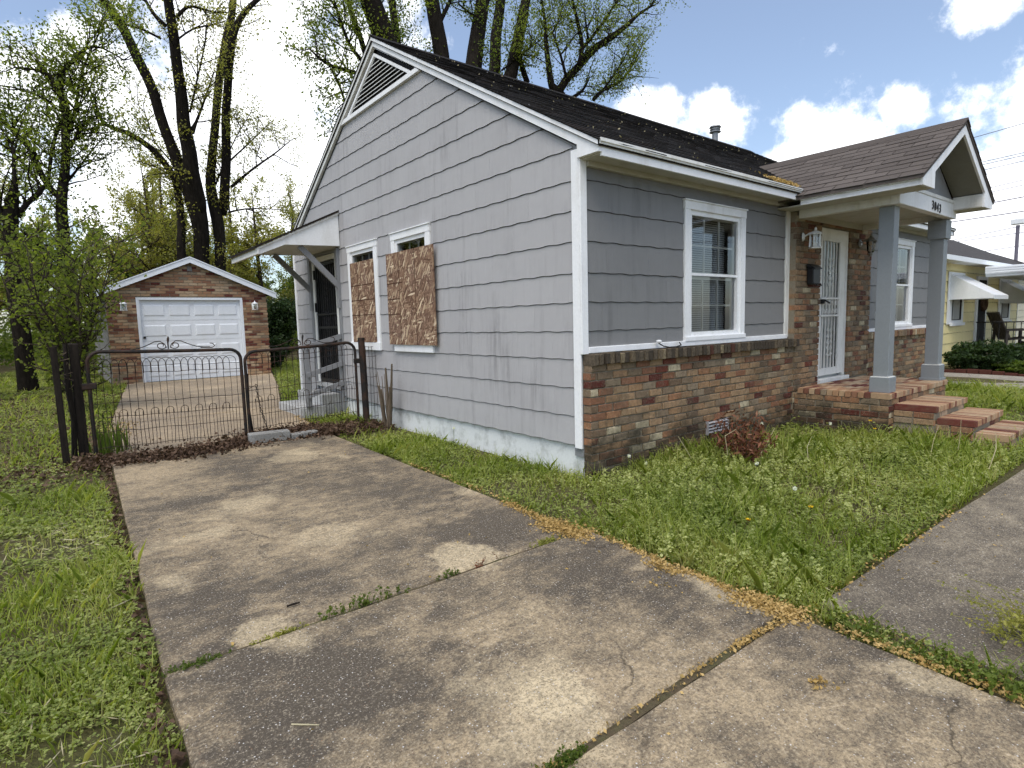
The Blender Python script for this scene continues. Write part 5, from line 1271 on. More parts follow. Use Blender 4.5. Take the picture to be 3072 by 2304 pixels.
def tree(label, limbs, leaf_mat, seed, twigs=3.0, leaves_per=26, leaf=.065, zmin=2.5, name='tree', group='trees behind the house and garage', bark='bark', ground=True, twig_len=(.8, 2.0), sub=3, cat='tree', spread=.16, also=()):
    rnd = random.Random(seed); global RNG
    RNG = np.random.default_rng(seed)
    b0 = limbs[0][0]; gy = gz(b0[1]) - .06
    t = thing(name, label, cat, (b0[0], b0[1], gy), group)
    wood = MB(); L0 = [list(l) for l in limbs]
    for gi in also: L0[gi] = [(L0[gi][0][0], L0[gi][0][1], gy - .2, L0[gi][0][3] * 1.2)] + L0[gi]
    if ground: L0[0] = [(b0[0] + .05, b0[1], gy - .2, b0[3] * 1.35), (b0[0] + .03, b0[1], gy + .6, b0[3] * 1.12)] + L0[0]
    tw = MB(); C = []
    for li, l in enumerate(L0):
        s = spline(l)
        for k in range(len(s)):
            w = .05 * min(1, s[k][3] * 6)
            s[k][:3] += np.array(mnoise.noise_vector(Vector(s[k][:3]) * .9)) * w
        wood.tube([tuple(q) for q in s], [q[3] for q in s], 9 if s[0][3] > .1 else 6)
        seg = np.linalg.norm(np.diff(s[:, :3], axis=0), axis=1)
        for k in range(1, len(s)):
            r = s[k][3]; z = s[k][2]
            if z < zmin: continue
            lam = twigs * seg[k - 1] * (.35 if r > .16 else .8 if r > .07 else 1.5)
            while lam > 0 and rnd.random() < lam:
                lam -= 1
                ax = s[k][:3] - s[k - 1][:3]; ax /= np.linalg.norm(ax) + 1e-9
                d = np.cross(ax, [rnd.gauss(0, 1), rnd.gauss(0, 1), rnd.gauss(0, 1)]); d /= np.linalg.norm(d) + 1e-9
                d = d * .9 + ax * .45 + np.array([0, 0, .25]); d /= np.linalg.norm(d)
                L = rnd.uniform(*twig_len) * (1.0 if r < .1 else .8)
                path = twig_path(s[k][:3], d, L, min(.018, r * .5) + .004, 6, .38, rnd=rnd); tw.tube(path, [p[3] for p in path], 4, False)
                subs = [path]
                for _ in range(sub):
                    i = rnd.randint(2, 5); p = np.array(path[i][:3]); d2 = np.array([rnd.gauss(0, 1), rnd.gauss(0, 1), rnd.gauss(.3, .8)]); d2 /= np.linalg.norm(d2)
                    p2 = twig_path(p, d2, L * rnd.uniform(.3, .55), .006, 4, .4, rnd=rnd); tw.tube(p2, [q[3] for q in p2], 3, False); subs.append(p2)
                for sp in subs:
                    for _ in range(int(leaves_per / (sub + 1) * rnd.uniform(.4, 1.6))):
                        i = rnd.uniform(1, len(sp) - 1.01); a = int(i); f = i - a
                        q = np.array(sp[a][:3]) * (1 - f) + np.array(sp[a + 1][:3]) * f
                        C.append(q + np.array([rnd.gauss(0, spread) * .6, rnd.gauss(0, spread) * .6, rnd.gauss(0, spread) * .6]))
    wood.build('trunk', bark, t, smooth=True)
    if tw.v: tw.build('branches', bark, t)['kind'] = 'stuff'
    if C:
        C = np.array(C); quads_obj('crown', leaves(C, RNG.uniform(.6, 1.35, len(C)) * leaf), leaf_mat, t)
    return t
TL = TREE_LIMBS
tree('big dark tree with five rising stems directly behind the garage', TL['A'], 'leaf_yellowgreen', 21, 2.6, 80, .09, 3.2, name='garage_tree', also=(2, 4), spread=.25)
tree('forked leafy tree left of the garage with limbs over the lawn', TL['B'], 'leaf_spring', 22, 5.0, 90, .088, 2.6, name='lawn_tree', spread=.30)
tree('stout cut back trunk with one bent limb at the lawn edge', TL['E'], 'leaf_spring', 23, 3.6, 70, .09, 2.0, name='lawn_tree', spread=.25)
tree('thickest dark trunk rising right behind the gable peak', TL['C1'], 'leaf_spring', 24, 5.0, 150, .082, 5.0, name='tall_tree', spread=.3)
tree('thin straight trunk second from the gable peak above the roof', TL['C2'], 'leaf_mid', 25, 3.4, 150, .082, 5.2, name='tall_tree', spread=.3)
tree('dark trunk leaning slightly, third from the gable peak above the roof', TL['C3'], 'leaf_spring', 26, 3.4, 150, .082, 5.2, name='tall_tree', spread=.3)
tree('heavy dark trunk leaning right, fourth from the gable peak', TL['C4'], 'leaf_mid', 27, 3.4, 150, .082, 5.2, name='tall_tree', spread=.3)
tree('straight slim dark trunk, fifth from the gable peak', TL['C5'], 'leaf_spring', 28, 3.6, 150, .084, 5.2, name='tall_tree', spread=.3)
tree('ivy hung dark trunk, sixth from the gable peak', TL['C6'], 'leaf_spring', 29, 4.2, 170, .086, 5.2, name='tall_tree', spread=.3)
tree('open branched tree spreading right over the ridge against blue sky', TL['D'], 'leaf_spring', 30, 4.4, 80, .075, 5.4, name='spreading_tree', twig_len=(.6, 1.7), spread=.26)

# young leafy tree by the gate posts
def shrub_limbs(cx, cy, n, h, spread, r, seed):
    rnd = random.Random(seed); L = []
    for i in range(n):
        a = rnd.uniform(0, 6.28); b = rnd.uniform(.2, 1) * spread
        p = [(cx + rnd.uniform(-.1, .1), cy + rnd.uniform(-.1, .1), gz(cy) - .05, r)]
        for k in range(1, 5):
            t = k / 4; p.append((cx + b * t ** 1.3 * math.cos(a) + rnd.gauss(0, .05), cy + b * t ** 1.3 * math.sin(a) + rnd.gauss(0, .05), gz(cy) + h * t * rnd.uniform(.85, 1.1), r * (1 - .8 * t)))
        L.append(p)
    return L
tree('young leafy green sapling clump behind the wooden gate posts', shrub_limbs(-3.45, 9.4, 11, 2.9, 1.2, .028, 5), 'leaf_spring', 41, 4.0, 22, .075, .1, name='sapling', group='shrubs along the drive', ground=False, twig_len=(.3, .8), sub=2, cat='shrub', spread=.12, bark='bark_pale')
tree('tall leafy shrub against the block wall of the garage', shrub_limbs(-3.5, 13.2, 10, 3.1, 1.1, .03, 6), 'leaf_spring', 42, 4.0, 24, .085, .1, name='shrub', group='shrubs along the drive', ground=False, twig_len=(.3, .8), sub=2, cat='shrub', spread=.14)
tree('loose yellow green shrub at the far left lawn edge', shrub_limbs(-5.6, 13.5, 9, 2.3, 1.3, .03, 7), 'leaf_spring', 43, 6.0, 40, .10, .1, name='shrub', group='shrubs along the drive', ground=False, twig_len=(.3, .8), sub=2, cat='shrub', spread=.16)
tree('dense dark shrub beyond the garage on the house side', shrub_limbs(3.6, 21.5, 14, 1.9, 1.1, .03, 8), 'leaf_dark', 44, 8.0, 70, .11, .0, name='shrub', group='dark shrubs past the garage', ground=False, twig_len=(.3, .7), sub=2, cat='shrub', spread=.16)
tree('dark evergreen shrub at the corner of the garage', shrub_limbs(2.3, 17.2, 8, .7, .4, .02, 9), 'leaf_dark', 45, 9.0, 60, .08, -.2, name='shrub', group='dark shrubs past the garage', ground=False, twig_len=(.2, .4), sub=2, cat='shrub', spread=.1)

tree('broad dark evergreen bush at the far edge of the side lawn', shrub_limbs(-7.4, 21.5, 16, 2.0, 2.0, .03, 12), 'leaf_dark', 46, 8.0, 60, .13, .0, name='shrub', group='shrubs along the drive', ground=False, twig_len=(.3, .8), sub=2, cat='shrub', spread=.2)
# background wood: trees one can still tell apart, copies of four kinds
def wild_limbs(h, seed, cx=0.0, cy=0.0):
    rnd = random.Random(seed); L = []
    lean = rnd.uniform(-.08, .08)
    trunk = [(lean * h * t + rnd.gauss(0, .06), rnd.gauss(0, .06), h * t, .16 * (1 - t) ** .8 + .012) for t in np.linspace(0, 1, 8)]
    L.append(trunk)
    for k in range(13):
        t = rnd.uniform(.18, .92); i = min(6, int(t * 7)); b = trunk[i]
        a = rnd.uniform(0, 6.28); ln = (1.1 - t) * h * rnd.uniform(.25, .5); up = rnd.uniform(.5, 1.1)
        L.append([b[:3] + (b[3] * .55,)] + [(b[0] + ln * u * math.cos(a) + rnd.gauss(0, .08), b[1] + ln * u * math.sin(a) + rnd.gauss(0, .08), b[2] + ln * u * up, b[3] * .5 * (1 - u) + .008) for u in (.35, .7, 1.0)])
    return L
protos = []
for i, (h, mat, lp, sz) in enumerate(((8.5, 'leaf_yellowgreen', 60, .13), (7.0, 'leaf_spring', 70, .13), (10.5, 'leaf_yellowgreen', 50, .12), (6.0, 'leaf_mid', 90, .13))):
    p = tree('x', wild_limbs(h, 60 + i), mat, 70 + i, 2.4, lp, sz, 1.0, name='background_tree', group='trees of the wood behind the yards', bark='bark_pale', ground=False, twig_len=(.5, 1.3), sub=2, spread=.2)
    protos.append(p)
def copy_tree(src, loc, rz, sc, label):
    o = src.copy(); COL.objects.link(o); o.location = loc; o.rotation_euler = (0, 0, rz); o.scale = (sc, sc, sc); o['label'] = label
    for c in list(src.children):
        d = c.copy(); COL.objects.link(d); d.parent = o
    return o
rnd = random.Random(77); spots = []
for i in range(64):
    y = rnd.uniform(26, 48); u = rnd.uniform(-.30, .62)
    spots.append((-3.75 + u * (y + 3.7), y))
for i in range(12):
    y = rnd.uniform(17, 26); spots.append((-3.75 - rnd.uniform(.12, .34) * (y + 3.7), y))
BL = ['pale yellow green tree in the wood beyond the garage', 'fresh green small tree in the wood beyond the garage', 'tall thin crowned tree in the wood beyond the garage', 'bushy darker green tree in the wood beyond the garage']
for k, (x, y) in enumerate(spots):
    i = k % 4
    if k < 4:
        o = protos[i]; o.location = (x, y, gz(y) - .08); o.rotation_euler.z = rnd.uniform(0, 6.28); o['label'] = BL[i]; s_ = rnd.uniform(.8, 1.1); o.scale = (s_, s_, s_)
    else: copy_tree(protos[i], (x, y, gz(y) - .08), rnd.uniform(0, 6.28), rnd.uniform(.7, 1.2), BL[i])
# undergrowth that closes the view under the wood
RNG = np.random.default_rng(5)
n = 60000; yy = RNG.uniform(26, 52, n); uu = RNG.uniform(-.36, .75, n); xx = -3.75 + uu * (yy + 3.7)
hh = RNG.beta(1.2, 2.2, n) * (2.6 + 1.2 * np.sin(xx * .6) * np.cos(yy * .4))
C = np.stack([xx, yy, -.2 + .005 * yy + hh], 1)
o = quads_obj('undergrowth', leaves(C, RNG.uniform(.10, .24, n)), 'leaf_mid'); tag(o, 'low green undergrowth filling the wood behind the yards', 'undergrowth', kind='stuff')

# neighbour's bushes
def bush(label, c, rad, n, leaf, mat, seed):
    rng = np.random.default_rng(seed); global RNG; RNG = rng
    t = thing('bush', label, 'bush', (c[0], c[1], gz(c[1])), 'bushes in the bed next door')
    d = rng.normal(size=(n, 3)); d /= np.linalg.norm(d, axis=1, keepdims=True); r = rng.uniform(.45, 1.0, n) ** .5
    lump = 1 + .22 * np.sin(d[:, 0] * 5 + seed) * np.cos(d[:, 1] * 4) + .12 * np.sin(d[:, 2] * 9 + d[:, 0] * 6)
    P = d * (r * lump)[:, None] * np.array(rad) + np.array([c[0], c[1], gz(c[1]) + rad[2] * .75]); P = P[P[:, 2] > gz(c[1]) - .05]
    quads_obj('leaves', leaves(P, rng.uniform(.6, 1.4, len(P)) * leaf), mat, t)
    m = MB(); rr = random.Random(seed)
    for k in range(8):
        a = rr.uniform(0, 6.28); m.tube([(c[0], c[1], gz(c[1]) - .1), (c[0] + .5 * rad[0] * math.cos(a), c[1] + .5 * rad[1] * math.sin(a), gz(c[1]) + rad[2] * 1.1)], [.02, .006], 5)
    m.build('stems', 'bark', t)['kind'] = 'stuff'
bush('dark rounded bush just past the far porch column', (13.7, .1, 0), (.75, .8, .36), 5200, .085, 'leaf_dark', 3)
bush('light green low plants in the bed next door', (13.1, -.95, 0), (.42, .7, .17), 2600, .08, 'leaf_mid', 4)
bush('pale variegated low plants at the near end of the bed', (13.0, -1.9, 0), (.42, .6, .17), 2000, .08, 'leaf_shrub', 6)

# ================================================================== LAWN AND WEEDS
RNG = np.random.default_rng(123)
CAMP = np.array([-3.75, -3.70])
def gzv(y): return -0.26 + np.where(y < 0, .02 * y, .005 * y)
def fbm(x, y, s, o=0.0):
    v = np.zeros(len(x)); a = 1.0; tot = 0
    for k in range(4):
        v += a * np.sin(x * s * (1.7 ** k) + 1.3 * k + o + 1.7 * np.sin(y * s * (1.6 ** k) * .8 + k)) * np.cos(y * s * (1.75 ** k) * 1.1 + 2.1 * k + o); tot += a; a *= .6
    return v / tot
def lawn_mask(x, y):
    """where grass grows: off the paving, house and stoop"""
    e = .03 * np.sin(y * 7.1) + .02 * np.sin(y * 17.3 + 1)
    le = np.where(y < -.97, -3.50, np.where(y < 3.6, -3.49 + (y + .97) * .035, np.where(y < 6.9, -3.33 + (y - 3.6) * .064, np.where(y < 10.6, -3.12 + (y - 6.9) * .113, -2.70 + (y - 10.6) * .125))))
    re = np.where(y < -.97, -1.0, np.where(y < 3.6, -1.05 + (y + .97) * .022, np.where(y < 6.9, -.95 + (y - 3.6) * .106, np.where(y < 10.6, -.59 + (y - 6.9) * .28, .46 + (y - 10.6) * .26))))
    left = x < le - .015 + .5 * e
    right = x > re + .05 + e
    ok = left | right
    ok &= ~((x > -.02) & (x < 9.4) & (y > -.11) & (y < 7.55))
    ok &= ~((x > 3.70) & (x < 5.8) & (y > -1.22) & (y < 0)) & ~((x > 3.85) & (x < 5.0) & (y > -2.28) & (y < -1.2))
    ok &= ~((x > -.84 + .5 * e) & (x < 5.4) & (y < -2.45 + .6 * e))
    ok &= ~((x > -.74) & (x < 0) & (y > 5.44) & (y < 6.82))
    ok &= ~((x > gx0 - .02) & (x < gx1 + .02) & (y > YG - .02) & (y < YG + 6.05))
    ok &= ~((x > 9.85) & (x < 12.62))
    return ok
def scatter(x0, x1, y0, y1, dens, ref=2.2, cap=None):
    """points thinned with distance from the viewer's standing place, with their size factor"""
    A = (x1 - x0) * (y1 - y0); n = int(A * dens)
    x = RNG.uniform(x0, x1, n); y = RNG.uniform(y0, y1, n)
    d = np.hypot(x - CAMP[0], y - CAMP[1]); keep = RNG.uniform(size=n) < 1 / (1 + (d / ref) ** 1.6)
    x, y, d = x[keep], y[keep], d[keep]; ok = lawn_mask(x, y)
    return x[ok], y[ok], np.clip((d[ok] / ref) ** .62, .75, 5)
REG = [(-9, -3.45, -3.6, 6, 11000, 2.4), (-1.1, 9.9, -2.6, .0, 11000, 2.6), (-1.1, 0, -.1, 8, 11000, 2.6), (-12, -2.2, 6, 24, 7000, 2.4), (-.7, 10, 7.5, 22, 6000, 2.4), (-1.06, -.78, -4.2, -2.4, 11000, 2.6), (9, 9.86, -3, 0, 7000, 2.6)]
GB, CV, DL = [], [], []
for (x0, x1, y0, y1, dn, rf) in REG:
    # grass blades
    x, y, k = scatter(x0, x1, y0, y1, dn, rf)
    f = fbm(x, y, 1.7); f2 = fbm(x, y, 5.0, 2)
    bare = fbm(x, y, 1.15, 5) + .35 * f2
    far = np.clip((np.hypot(x - CAMP[0], y - CAMP[1]) - 5) / 6, 0, 1)
    pr = np.clip(.62 + .9 * f, .15, 1) * np.where(bare > .36, .18, 1.0)
    pr = pr * np.where((x < -3.2) & (y > 3.0) & (y < 13), .40, 1.0)
    sel = RNG.uniform(size=len(x)) < pr
    x, y, k, f = x[sel], y[sel], k[sel], f[sel]
    n = len(x); z = gzv(y) - .052
    h = RNG.gamma(5, .2, n) * (.040 + .040 * np.clip(f + .3, 0, 1.2)) * np.clip(k, .8, 1.7); w = .0019 * k * RNG.uniform(.6, 1.4, n)
    front = (x > -1.05) & (y < .1); h = np.where(front, h * 1.35, h * .95)
    h = np.minimum(h, .26)
    a = RNG.uniform(0, 2 * np.pi, n); ln = RNG.uniform(.15, .95, n) * h; b = a + RNG.normal(0, .6, n) + np.pi / 2
    dx, dy = np.cos(a), np.sin(a); sx, sy = np.cos(b), np.sin(b)
    V = np.empty((n, 6, 3))
    for i, (tt, ww) in enumerate(((0, 1), (.55, .8))):
        px = x + dx * ln * tt ** 2; py = y + dy * ln * tt ** 2; pz = z + h * tt
        V[:, i] = np.stack([px - sx * w * ww, py - sy * w * ww, pz], 1); V[:, 5 - i] = np.stack([px + sx * w * ww, py + sy * w * ww, pz], 1)
    tip = np.stack([x + dx * ln, y + dy * ln, z + h * .96], 1); V[:, 2] = tip - np.stack([sx, sy, 0 * sx], 1) * (w * .25)[:, None]; V[:, 3] = tip + np.stack([sx, sy, 0 * sx], 1) * (w * .25)[:, None]
    GB.append(V)
    # clover and other broad-leaved ground cover: small near-horizontal leaflets
    x, y, k = scatter(x0, x1, y0, y1, dn * 1.15, rf)
    f = fbm(x, y, 1.9, 3); bare = fbm(x, y, 1.15, 5)
    sel = RNG.uniform(size=len(x)) < np.clip(.60 + 1.0 * f, .10, 1) * np.where(bare > .40, .22, 1.0) * np.where((x < -3.2) & (y > 3.0) & (y < 13), .45, 1.0)
    x, y, k, f = x[sel], y[sel], k[sel], f[sel]; n = len(x)
    zz = gzv(y) - .045 + RNG.gamma(3, .33, n) * (.024 + .022 * np.clip(f, 0, 1)) * np.where((x > -1.05) & (y < .1), 2.0, 1.1)
    for q in range(3):
        ang = RNG.uniform(0, 2 * np.pi, n); rr = .006 * k * RNG.uniform(.7, 1.4, n)
        c = np.stack([x + np.cos(ang) * rr, y + np.sin(ang) * rr, zz + RNG.normal(0, .004, n)], 1)
        tl = np.stack([np.cos(ang), np.sin(ang), RNG.normal(.10, .30, n)], 1); tl /= np.linalg.norm(tl, axis=1, keepdims=True)
        up = np.tile([0, 0, 1.0], (n, 1)) + RNG.normal(0, .28, (n, 3)); sd_ = np.cross(tl, up); sd_ /= np.linalg.norm(sd_, axis=1, keepdims=True)
        L = (.0125 * k * RNG.uniform(.6, 1.4, n))[:, None]
        V = np.empty((n, 4, 3)); V[:, 0] = c - tl * L * .5; V[:, 2] = c + tl * L * .55; V[:, 1] = c + sd_ * L * .46 + tl * L * .15; V[:, 3] = c - sd_ * L * .46 + tl * L * .15
        CV.append(V)
        if q == 0 and x1 < 0 and y1 < 7 and False: break
o = quads_obj('grass', np.concatenate(GB), 'grass_blade', k=6); tag(o, 'uneven spring grass growing over the yards', 'grass', kind='stuff')
o = quads_obj('clover', np.concatenate(CV), 'clover_leaf'); tag(o, 'clover and small broad leaved weeds through the lawn', 'ground cover', kind='stuff')
# dead straw lying in the lawn
n = 5200; x = np.concatenate([RNG.uniform(-6.5, -3.5, n), RNG.uniform(-1, 4.5, n // 3)]); y = np.concatenate([RNG.uniform(-3.4, 7, n), RNG.uniform(-2.4, -.2, n // 3)]); ok = lawn_mask(x, y) & (fbm(x, y, 1.15, 5) > .0); x, y = x[ok], y[ok]; n = len(x)
a = RNG.uniform(0, 6.28, n); d = np.stack([np.cos(a), np.sin(a), RNG.normal(0, .25, n)], 1); d /= np.linalg.norm(d, axis=1, keepdims=True)
o = quads_obj('dead_straw', leaves(np.stack([x, y, gzv(y) - .03 + RNG.uniform(0, .03, n)], 1), RNG.uniform(.04, .13, n), d, .05, .02), 'straw'); tag(o, 'dead straw lying through the lawn', 'straw', kind='stuff')
# pale henbit-like weeds in the front wedge of lawn
x = RNG.uniform(-.95, 4.6, 1500); y = RNG.uniform(-2.42, -.3, 1500); ok = lawn_mask(x, y) & (fbm(x, y, 1.6, 1) > -.05) & (RNG.uniform(size=1500) < np.clip(1.2 - np.abs(x - .9) * .25, .15, 1)); x, y = x[ok], y[ok]
HB = []
for q in range(26):
    n = len(x); hs = .055 + .055 * (.5 + .5 * np.sin(x * 37 + y * 51)); u = RNG.beta(2.2, 1.2, n)
    a = RNG.uniform(0, 6.28, n); r = .024 * (1.15 - .75 * u) * np.sqrt(RNG.uniform(.1, 1, n))
    c = np.stack([x + np.cos(a) * r, y + np.sin(a) * r, gzv(y) - .03 + hs * (.35 + u)], 1)
    tl = np.stack([np.cos(a), np.sin(a), RNG.normal(-.25, .3, n)], 1) + RNG.normal(0, .3, (n, 3)); tl /= np.linalg.norm(tl, axis=1, keepdims=True)
    sd_ = np.cross(tl, np.tile([0, 0, 1.0], (n, 1)) + RNG.normal(0, .3, (n, 3))); sd_ /= np.linalg.norm(sd_, axis=1, keepdims=True); L = (.021 * RNG.uniform(.6, 1.3, n))[:, None]
    V = np.empty((n, 4, 3)); V[:, 0] = c - tl * L * .5; V[:, 2] = c + tl * L * .5; V[:, 1] = c + sd_ * L * .42; V[:, 3] = c - sd_ * L * .42
    HB.append(V)
o = quads_obj('henbit', np.concatenate(HB), 'henbit_leaf'); tag(o, 'pale green tiered weeds among the front lawn grass', 'weeds', kind='stuff')

# leaf litter against the gates and under the trees
def litter(name, label, cat, pts, size, mat, zoff=.012, curl=.28, hmax=.05):
    n = len(pts); z = gzv(pts[:, 1]) + zoff + np.abs(RNG.normal(0, hmax, n)) * .6
    a = unit(n, .55); C = np.stack([pts[:, 0], pts[:, 1], z], 1)
    V = leaves(C, RNG.uniform(.5, 1.4, n) * size, a, .66, curl); o = quads_obj(name, V, mat); return tag(o, label, cat, kind='stuff')
P_ = []
n = 6500; x = RNG.uniform(-3.65, -.45, n); y = 3.72 + .10 * np.sin(x * 3) + .22 * np.clip((x + 1.55), 0, 1) + RNG.normal(0, .15, n) + .25 * RNG.uniform(size=n); ok = ~((x > -1.95) & (x < -1.08) & (y > 3.66) & (y < 3.95)); P_.append(np.stack([x[ok], y[ok]], 1))
n = 5000; x = RNG.normal(-.95, .42, n); y = 4.0 - (x + .95) * .25 + RNG.normal(0, .20, n); P_.append(np.stack([x, y], 1)[x < -.1])
litter('leaf_litter', 'drift of curled dead brown leaves along the foot of the gates', 'leaves', np.concatenate(P_), .044, 'dry_leaf', .005, .3, .045)
P_ = []
n = 900; x = RNG.uniform(-4.6, -3.35, n); y = RNG.normal(4.2, .5, n); P_.append(np.stack([x, y], 1))
n = 9000; x = RNG.uniform(-9, -3.3, n); y = RNG.uniform(3.2, 15, n); P_.append(np.stack([x, y], 1)); n = 900; x = RNG.uniform(-3.3, -2.2, n); y = RNG.uniform(5, 14, n); P_.append(np.stack([x, y], 1)[x < -3.1 + (y - 6) * .1])
n = 700; x = RNG.normal(-3.1, .18, n); y = RNG.uniform(4.3, 8.5, n); P_.append(np.stack([x, y], 1))
n = 500; y = RNG.uniform(-3, 3.6, n); x = -3.51 + .035 * np.clip(y + 1, 0, 5) - np.abs(RNG.normal(0, .035, n)); P_.append(np.stack([x, y], 1))
litter('fallen_leaves', 'scattered dry leaves over the lawn on the gate side', 'leaves', np.concatenate(P_), .042, 'dry_leaf', -.02, .25, .02)
# golden catkins swept along the paving edges
P_ = []
def edge(n, x0, y0, x1, y1, s): t = RNG.uniform(size=n); P_.append(np.stack([x0 + (x1 - x0) * t + RNG.normal(0, s, n), y0 + (y1 - y0) * t + RNG.normal(0, s, n)], 1))
edge(500, -1.04, -.15, -1.08, -.75, .028); edge(1500, -1.10, -.70, -1.06, -1.05, .060); edge(300, -.98, -1.15, -1.02, -1.65, .022); edge(330, -1.05, -1.60, -1.05, -1.80, .040); edge(260, -1.0, -1.8, -1.03, -2.1, .02)
edge(1300, -1.05, -2.15, -1.02, -2.45, .050); edge(260, -1.02, -2.42, -1.5, -2.385, .012); edge(160, -1.5, -2.385, -3.3, -2.37, .010); edge(420, -.985, -2.6, -1.0, -3.4, .022); edge(160, -.8, -2.45, 1.4, -2.46, .03); edge(120, -.85, -2.6, -.9, -3.2, .03)
edge(160, -.98, 1.6, -1.0, -.1, .025); edge(420, -1.0, 3.9, -.85, 4.6, .10); edge(300, -3.1, 5.6, -2.9, 7.0, .10); edge(120, -.9, 4.7, -.75, 5.6, .05); edge(40, -1.5, -2.75, -1.45, -2.72, .02); edge(25, -1.3, -1.75, -1.2, -1.9, .03)
n = 60; P_.append(np.stack([RNG.uniform(-3.4, -1.0, n), RNG.uniform(-4, 3.5, n)], 1)); n = 60; P_.append(np.stack([RNG.uniform(-.8, 2.5, n), RNG.uniform(-3.6, -2.5, n)], 1))
pts = np.concatenate(P_); litter('catkins', 'golden fallen catkins swept along the paving edges', 'litter', pts, .019, 'catkin', .005, .2, .010)
n = 420; t = RNG.uniform(size=n); x = 2.95 + t * .55 + RNG.normal(0, .03, n); y = -.30 + np.abs(RNG.normal(0, .10, n)) + .05
C = np.stack([x, y, RT(0) * 0 + 4.955 - RS * np.abs(y - 3.755) + .03 + RNG.uniform(0, .02, n)], 1)
o = quads_obj('roof_catkins', leaves(C, RNG.uniform(.02, .045, n)), 'catkin'); tag(o, 'golden catkins caught in the roof valley by the porch', 'litter', kind='stuff')
n = 170; x = RNG.uniform(-.05, 9.3, n); y = RNG.uniform(-.25, 3.7, n) ** 1.0; C = np.stack([x, y, 4.955 - RS * np.abs(y - 3.755) + .022], 1); C = C[~((np.abs(x - PCX) < 1.4) & (y < 1.0))]
o = quads_obj('roof_debris', leaves(C, RNG.uniform(.012, .035, len(C))), 'straw'); tag(o, 'specks of dry debris scattered on the dark main roof', 'litter', kind='stuff')
# weeds in the slab joints
def tuft(label, cx, cy, n, sx, sy, h, mat='leaf_mid', k=.02, name='joint_weed', cat='weed', group='weeds in the paving joints', zo=0.0):
    global RNG
    x = cx + RNG.normal(0, sx, n); y = cy + RNG.normal(0, sy, n)
    t = thing(name, label, cat, (cx, cy, gz(cy) + zo), group)
    m = MB(); C = []
    for i in range(n):
        dx, dy = RNG.normal(0, h * .35, 2); hh = h * RNG.uniform(.4, 1.1); z0 = gz(y[i]) + zo - .01
        m.tube([(x[i], y[i], z0), (x[i] + dx * .4, y[i] + dy * .4, z0 + hh * .6), (x[i] + dx, y[i] + dy, z0 + hh)], [.0016, .0013, .0006], 3, False)
        for q in range(7):
            u = RNG.uniform(.15, 1); C.append((x[i] + dx * u, y[i] + dy * u, z0 + hh * u + .004))
    m.build('stems', mat, t)['kind'] = 'stuff'
    C = np.array(C) + RNG.normal(0, .006, (len(C), 3)); quads_obj('leaves', leaves(C, RNG.uniform(.6, 1.3, len(C)) * k), mat, t)
tuft('dark green weed clump in the joint in the middle of the drive', -2.60, -.97, 26, .10, .010, .075, 'leaf_mid', .022)
tuft('small sprig in the drive joint right of the weed clump', -2.12, -.965, 9, .05, .006, .055, 'leaf_mid', .018)
tuft('thin reddish sprig furthest right in the drive joint', -1.87, -.965, 9, .05, .006, .06, 'dead_shrub_leaf', .014)
tuft('yellow green moss tuft in the drive joint towards the lawn', -3.02, -.975, 40, .07, .010, .022, 'yellow_weed', .014)
tuft('moss and weeds at the lawn end of the drive joint', -3.38, -.985, 40, .06, .012, .03, 'leaf_mid', .014)
tuft('yellow green weed where the drive joint meets the lawn wedge', -1.36, -.955, 30, .07, .012, .03, 'yellow_weed', .016)
tuft('dark moss clump in the lower joint near the bottom edge', -2.52, -2.385, 60, .05, .010, .030, 'leaf_mid', .014)
tuft('fine leaved weeds in the gap between drive and front walk', -.92, -2.75, 60, .035, .12, .06, 'leaf_mid', .020)
tuft('bright green weeds in the gap nearest the camera side', -.92, -3.2, 60, .04, .14, .06, 'leaf_shrub', .024)
yw = thing('feathery_weed', 'feathery yellow green weed sprawling over the front walk', 'weed', (-.42, -3.2, gz(-3.2)))
m = MB(); C = []
for i in range(150):
    a = RNG.uniform(1.2, 4.6); L = RNG.uniform(.12, .42); x0, y0 = -.42 + RNG.normal(0, .12), -3.30 + RNG.normal(0, .10); z0 = gz(y0) + .0
    pts = [(x0, y0, z0), (x0 + math.cos(a) * L * .4 * .6, y0 + math.sin(a) * L * .4 * .6, z0 + L * .35), (x0 + math.cos(a) * L * .75, y0 + math.sin(a) * L * .75, z0 + L * .42)]
    m.tube(pts, [.002, .0016, .0008], 3, False)
    for q in range(16):
        u = RNG.uniform(.1, 1.0); p = np.array(pts[0]) * (1 - u) ** 2 + 2 * np.array(pts[1]) * u * (1 - u) + np.array(pts[2]) * u * u; C.append(p)
m.build('stems', 'yellow_weed', yw)['kind'] = 'stuff'; C = np.array(C) + RNG.normal(0, .010, (len(C), 3)); quads_obj('leaves', leaves(C, RNG.uniform(.010, .024, len(C))), 'yellow_weed', yw)

